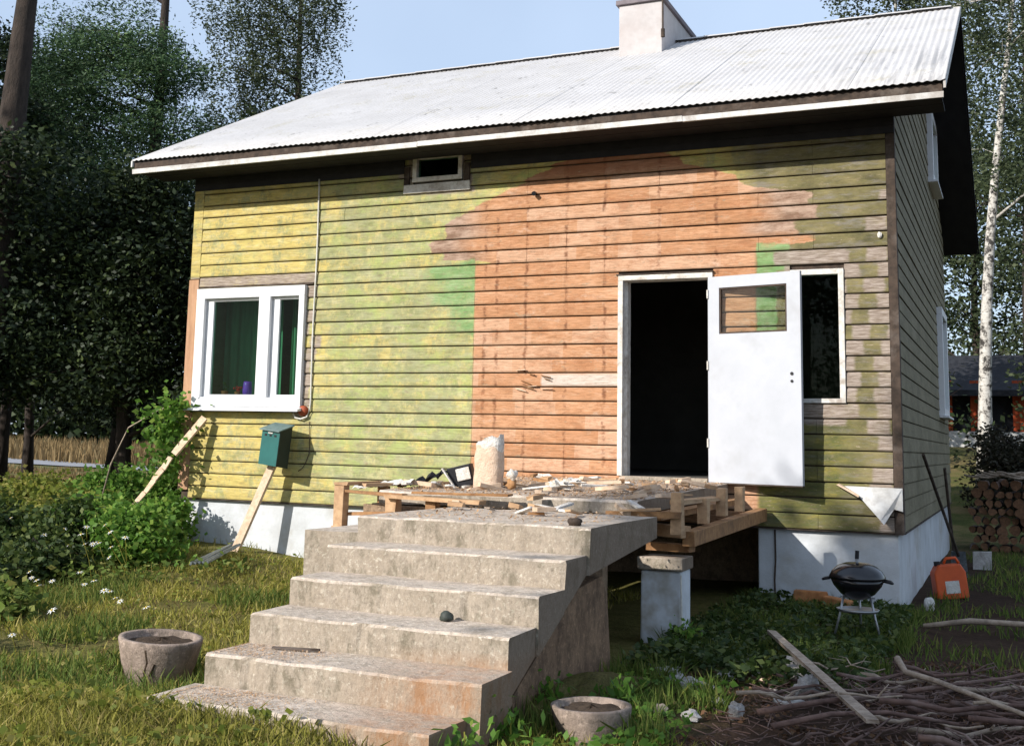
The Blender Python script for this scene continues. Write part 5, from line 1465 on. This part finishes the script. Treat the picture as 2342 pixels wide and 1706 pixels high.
# --- trees outside the frame that shade the wood on the left and the right corner of the garden
GO_ = 'tall trees standing around the garden outside the picture'
def outer(x, y, h, R, n, q, zlo, seed, lab):
    return tree('tall_tree', lab, 'tree', x, y, h, .28, auto_clumps(zlo, h - 1.5, R, n, q, .7, .55, seed), L_dark, M_bark, .09, .17, .5, group=GO_)
outer(-14.5, -2.5, 12.5, 3.6, 24, 12000, .5, 51, 'tall dark tree left of the picture')
outer(-19, 3.0, 18, 4.2, 28, 13000, .5, 52, 'second tall dark tree left of the picture')
outer(-17, -9.5, 18, 4.2, 28, 12000, .5, 53, 'tall dark tree left and in front of the garden')
tree('tall_tree', 'unseen tree close behind the viewer, crown shaped to shade the right corner of the garden', 'tree', 2.2, -18.0, 13.5, .22,  # unseen; crown clumps placed to shade the garden's right corner
     [(-4.30, 0, 9.75, 0.65, 1.2, 0.70, 1100), (-3.70, 0, 9.60, 1.00, 1.2, 1.00, 1900), (-2.65, 0, 9.00, 0.95, 1.2, 0.95, 1714), (-1.75, 0, 8.10, 0.90, 1.2, 0.90, 1539), (-1.05, 0, 7.20, 0.90, 1.2, 0.90, 1539), (-0.30, 0, 6.50, 1.00, 1.2, 1.00, 1900), (-3.05, 0, 11.00, 0.95, 1.2, 1.00, 2100), (-2.10, 0, 10.40, 1.40, 1.2, 1.40, 3723), (-0.60, 0, 9.00, 1.50, 1.2, 1.50, 4275), (0.60, 0, 7.50, 1.50, 1.2, 1.50, 4275), (0.90, 0, 9.50, 1.30, 1.2, 1.30, 3211), (1.20, 0, 6.00, 1.20, 1.2, 1.20, 2736)],
     L_dark, M_bark, .08, .15, .26, group=GO_)
outer(2.6, -27.0, 17.0, 3.6, 26, 10000, 5.5, 55, 'second tall tree behind the viewer')
outer(6.5, -30.0, 15, 4.0, 24, 9000, 1.0, 56, 'broad tree far behind the viewer')
outer(-9.5, -27, 9, 4.0, 20, 9000, .5, 57, 'low broad tree across the garden from the house')

# --- bushes and weeds in front left
L_shade = leaf_mat('dark weed leaves', (0.03, 0.055, 0.014), (0.06, 0.095, 0.022), (0.16, 0.19, 0.045), .3)
def bush(x, y, r, h, n, mat, lab, s0=.022, s1=.05, seed=0, group='leafy bushes left of the stairs'):
    z = H(x, y)
    tree('bush', lab, 'bush', x, y, h * .8, .012, auto_clumps(z + .05, z + h, r, 12, n, .8, .6, seed), mat, M_bark, s0, s1, .10, per=18, group=group, seg=5, wid=.7)
bush(.80, -1.75, .50, .52, 5200, L_bush, 'bright green raspberry bush beside the metal bars', seed=61)
bush(.05, -2.0, .62, .48, 4200, L_shade, 'bush with dark gaps left of the bright raspberry bush', seed=62)
bush(-.8, -2.5, .8, .50, 4600, L_shade, 'dark leafed bush at the left picture edge', seed=63)
bush(.5, -2.9, .5, .30, 3000, L_shade, 'low dark green bush in front of the raspberry', seed=64)
bush(-.55, .75, .42, 1.0, 4200, L_bush, 'leafy shoots just left of the house corner', seed=65)
bush(-1.5, .4, .8, .72, 7000, L_bush, 'green shrub left of the ragged plank', seed=66)
bush(-2.6, .1, .9, .55, 7000, L_weed, 'yellow green shrub further left in the weeds', seed=67)
bush(.22, -.45, .26, .50, 2200, L_bush, 'leaves in front of the white foundation corner', seed=69)
bush(.6, -3.9, .6, .22, 3200, L_shade, 'low dark weeds with white flowers at the left edge', seed=71)
bush(1.9, -5.0, .55, .17, 2600, L_grassd, 'low broad weeds with white flowers left of the planter', seed=72)
bush(-.9, -1.1, .7, .50, 5500, L_weed, 'low yellow green weeds between plank and dark bush', seed=70)
bush(-.2, -1.2, .55, .50, 4600, L_bush, 'bright leafy weeds at the lower end of the ragged plank', seed=74)
bush(-1.9, -1.4, .8, .52, 5600, L_weed, 'yellow green weeds at the left edge beyond the dark bush', seed=75)
bush(2.9, -6.3, .4, .16, 1700, L_grassd, 'low weeds just left of the cracked planter', seed=76)
# arching climber stem at the corner
st = [(-1.25, -.1, -.9), (-1.0, -.15, -.1), (-.7, -.2, .38), (-.2, -.2, .62), (.10, -.15, .70)]
t = Thing('climber', 'arching vine with hanging leaves beside the window corner', 'vine', (-1.2, -.1, -1.0))
t.part(MB().tube(st, [.012, .011, .009, .007, .004], 6), 'stem', M_greywood, smooth=True)
P = np.concatenate([RG.normal((-.15, -.2, .38), (.20, .12, .18), (420, 3)), RG.normal((.08, -.2, .62), (.09, .08, .09), (130, 3)), RG.normal((-.02, -.25, .05), (.13, .1, .18), (260, 3))])
me = leaves('leaves', P.astype(np.float64) - np.array([-1.2, -.1, -1.0]), .025, .055, L_bush, .75)
link('leaves', me, t.o)

def blades(name, x, y, h0, h1, w, mat, lab, lean=.5, kill=None):
    z = np.array([H(a, b) for a, b in zip(x, y)])
    n = len(x); h = RG.uniform(h0, h1, n)
    a = RG.uniform(0, 2 * np.pi, n); l = np.abs(RG.normal(0, lean, n)) * h
    base = np.stack([x, y, z - .01], 1)
    tip = base + np.stack([np.cos(a) * l, np.sin(a) * l, h], 1)
    mid = base * .5 + tip * .5 + np.stack([np.zeros(n), np.zeros(n), h * .12], 1)
    b = RG.uniform(0, 2 * np.pi, n); ww = w * RG.uniform(.6, 1.3, n)
    s = np.stack([np.cos(b) * ww, np.sin(b) * ww, np.zeros(n)], 1)
    V = np.empty((n, 5, 3), np.float32)
    V[:, 0] = base - s; V[:, 1] = base + s; V[:, 2] = mid + s * .7; V[:, 3] = tip; V[:, 4] = mid - s * .7
    me = bpy.data.meshes.new(name)
    me.vertices.add(n * 5); me.vertices.foreach_set('co', V.reshape(-1))
    me.loops.add(n * 5); me.loops.foreach_set('vertex_index', np.arange(n * 5, dtype=np.int32))
    me.polygons.add(n); me.polygons.foreach_set('loop_start', np.arange(0, n * 5, 5, dtype=np.int32)); me.polygons.foreach_set('loop_total', np.full(n, 5, np.int32))
    me.materials.append(mat); me.update(); me.validate()
    o = link(name, me); stuff(o, lab, 'grass'); return o
def scatter(n, x0, x1, y0, y1, keep):
    x = RG.uniform(x0, x1, n); y = RG.uniform(y0, y1, n)
    m = np.array([keep(a, b) for a, b in zip(x, y)]); return x[m], y[m]
def in_stair(x, y): return TX0 - .1 < x < TX1 + .06 and -7.16 < y < -3.2
def patch(x, y, f=1.1, t=0.0, o=0): return mnoise.noise(Vector((x * f + o, y * f, 5))) > t
x, y = scatter(70000, -1, 6.2, -8.2, .0, lambda a, b: not in_stair(a, b) and math.hypot(a - 4.74, b + 6.02) > .27 and random.random() < .42 + 1.5 * mnoise.noise(Vector((a * 1.5, b * 1.5, 2))))
blades('lawn_grass', x, y, .03, .13, .0050, L_grass, 'ragged yellow green lawn grass left of the stairs', .7)
x, y = scatter(36000, -1, 5.5, -8.0, -2.5, lambda a, b: not in_stair(a, b) and patch(a, b, .9, .02, 8) and math.hypot(a - 4.74, b + 6.02) > .29)
blades('lawn_grass', x, y, .06, .17, .0055, L_grassd, 'darker tufts of grass in the lawn', .6)
x, y = scatter(26000, 5.0, 9.2, -8.6, -6.2, lambda a, b: not in_stair(a, b) and (a < 8.2 or patch(a, b, 1.5, .1)) and math.hypot(a - 7.665, b + 6.12) > .2)
blades('lawn_grass', x, y, .04, .12, .0040, L_grass, 'grass along the foot of the stairs', .8)
x, y = scatter(24000, 7.2, 8.9, -6.4, -.2, lambda a, b: math.hypot(a - 7.665, b + 6.12) > .2 and ((a < 8.0 + .25 * math.sin(b * 2)) or b > -3.6) and patch(a, b, 1.9, .02, 3))
blades('weed_grass', x, y, .06, .20, .0050, L_grassd, 'shaded weeds and grass under pillar and grill', .6)
x, y = scatter(22000, -9, .2, -6, 4, lambda a, b: patch(a, b, .6, -.2, 12))
blades('rough_grass', x, y, .12, .38, .009, L_weed, 'rough long grass beyond the bushes on the left', .5)
x, y = scatter(5200, .0, 5.6, -8.2, -.6, lambda a, b: not in_stair(a, b))
blades('dead_straw', x, y, .02, .07, .0045, L_dry, 'dead straw lying flat in the lawn', 2.2)
x, y = scatter(26000, -34, -3, 5, 30, lambda a, b: patch(a, b, .25, -.1, 15) and not (22 < b < 42 and a < -3 and abs(b - (24 + 16 * (1 - (a + 75) / 72))) < 3.5))
blades('dry_grass', x, y, .06, .22, .02, L_dry, 'short dry grass this side of the distant road', .4)
x, y = scatter(16000, -75, -3, 30, 52, lambda a, b: b > 24 + 16 * (1 - (a + 75) / 72) + 3.4)
blades('dry_grass', x, y, .5, 1.3, .05, L_dry, 'tall dry grass beyond the distant road', .3)
x, y = scatter(9000, 8.8, 11.5, -3.4, 8.4, lambda a, b: patch(a, b, 1.2, .05, 18))
blades('weed_grass', x, y, .04, .14, .006, L_grassd, 'thin grass on the dark soil right of the house', .6)

# broad leaf ground cover
def cover(name, n, x0, x1, y0, y1, keep, mat, s0, s1, hmax, lab):
    x, y = scatter(n, x0, x1, y0, y1, keep)
    z = np.array([H(a, b) for a, b in zip(x, y)]) + RG.uniform(.01, hmax, len(x))
    P = np.stack([x, y, z], 1)
    stuff(link(name, leaves(name, P, s0, s1, mat, .65, .35)), lab, 'plants')
cover('ground_leaves', 9000, -1.5, 5.6, -7.8, -.3, lambda a, b: not in_stair(a, b) and patch(a, b, 1.3, .08, 30), L_weed, .010, .028, .09, 'low broad leaved weeds in the lawn')
cover('ground_leaves', 9000, -3.5, 2.2, -6.4, -1.4, lambda a, b: a < 2.4 + (b + 2) * .5 and patch(a, b, 1.0, -.2, 33), L_grassd, .018, .045, .22, 'dark leafy ground cover at the lower left')
cover('ground_leaves', 9000, 7.25, 8.8, -4.4, -.2, lambda a, b: patch(a, b, 1.9, -.25, 36), L_shade, .014, .040, .16, 'green weeds growing before the right foundation')
cover('ground_leaves', 2200, 7.0, 8.1, -7.0, -4.6, lambda a, b: not in_stair(a, b) and math.hypot(a - 7.665, b + 6.12) > .23 and patch(a, b, 1.7, .0, 39), L_bush, .014, .035, .13, 'green weeds around the right planter')
cover('leaf_litter', 7000, 7.6, 10.6, -6.6, -2.6, lambda a, b: patch(a, b, 1.7, -.2, 45), leaf_mat('dead leaves', (.07, .035, .02), (.16, .085, .045), (.26, .16, .09), .1, .9), .008, .022, .03, 'dead brown leaves and bark bits among the branches')
cover('leaf_litter', 2600, 1.0, 8.0, -8.4, -6.0, lambda a, b: not in_stair(a, b), L_dry, .008, .02, .03, 'dry leaf bits in the grass at the foot of the stairs')
cover('ground_leaves', 3600, 3.0, 8.2, -8.4, -7.15, lambda a, b: patch(a, b, 2.1, .0, 49), L_weed, .012, .034, .10, 'broad weeds in the grass at the foot of the stairs')
# a few upright weeds at the right pot and by the pillar
for (x, y, lab) in ((7.42, -3.3, 'single upright green weed beside the pillar base'), (7.28, -5.75, 'bushy green weed at the lower right side of the stairs'), (7.62, -5.55, 'weed tuft behind the right planter'), (7.38, -6.55, 'leafy weed at the lower right end of the stairs'), (7.34, -7.0, 'tall weed in front of the bottom step at its right end')):
    z = H(x, y); P = RG.normal((0, 0, .12), (.07, .07, .06), (90, 3)); P[:, 2] = np.abs(P[:, 2])
    t = Thing('weed', lab, 'weed', (x, y, z))
    t.part(MB().tube([(x, y, z), (x + .01, y, z + .1), (x, y + .01, z + .2)], .004, 5), 'stem', L_grass)
    link('leaves', leaves('leaves', P, .018, .045, L_bush, .45, 1.4), t.o)

# white flowers
def flowers():
    G = 'white flowers dotted over the weeds on the left'
    spots = []
    rnd = random.Random(5)
    src = None
    for i in range(85):
        t = rnd.random()
        if i < 22: x, y, h = rnd.uniform(-.6, 1.5), rnd.uniform(-3.0, -2.2), rnd.uniform(.25, .5)
        else: x, y, h = rnd.uniform(-.2, 3.9), rnd.uniform(-6.6, -3.2), rnd.uniform(.08, .24)
        if x > 3.7 + (y + 5) * -.3: continue
        if src is None:
            src = empty('white_flower', '', 'flower', (0, 0, 0), G)
            mb = MB(); n = 7
            for k in range(n):
                a = 2 * math.pi * k / n
                mb.add([(0, 0, 0), (.011 * math.cos(a - .3), .011 * math.sin(a - .3), .004), (.026 * math.cos(a), .026 * math.sin(a), .0), (.011 * math.cos(a + .3), .011 * math.sin(a + .3), .004)], [(0, 1, 2, 3)])
            p = mb.build('petals', M_flower, src)
            c = MB().lump((0, 0, .004), (.006, .006, .005), 1, 0, 7, 4).build('centre', M_petalc, src)
            s = MB().tube([(0, 0, -.4), (.01, .01, -.15), (0, 0, 0)], .0018, 4).build('stem', L_grass, src)
            ch = [p, c, s]; o = src
        else:
            o = src.copy(); COL.objects.link(o)
            for q in ch:
                d = q.copy(); COL.objects.link(d); d.parent = o
        o.location = (x, y, H(x, y) + h); o.rotation_euler = (rnd.uniform(.2, .8), rnd.uniform(-.3, .3), rnd.uniform(-1.2, .6)); o.scale = (rnd.uniform(1.1, 1.8),) * 3
        o['label'] = ('larger' if o.scale[0] > 1.45 else 'small') + ' white flower ' + ('over the dark bush below the leaning plank' if y > -3.1 else ('low in the grass' if h < .14 else 'on a tall stem')) + (', at the left picture edge' if x < 1.2 and y < -3.1 else (', near the planter' if x > 2.6 else ', in the open grass' if y < -3.1 else ''))
flowers()
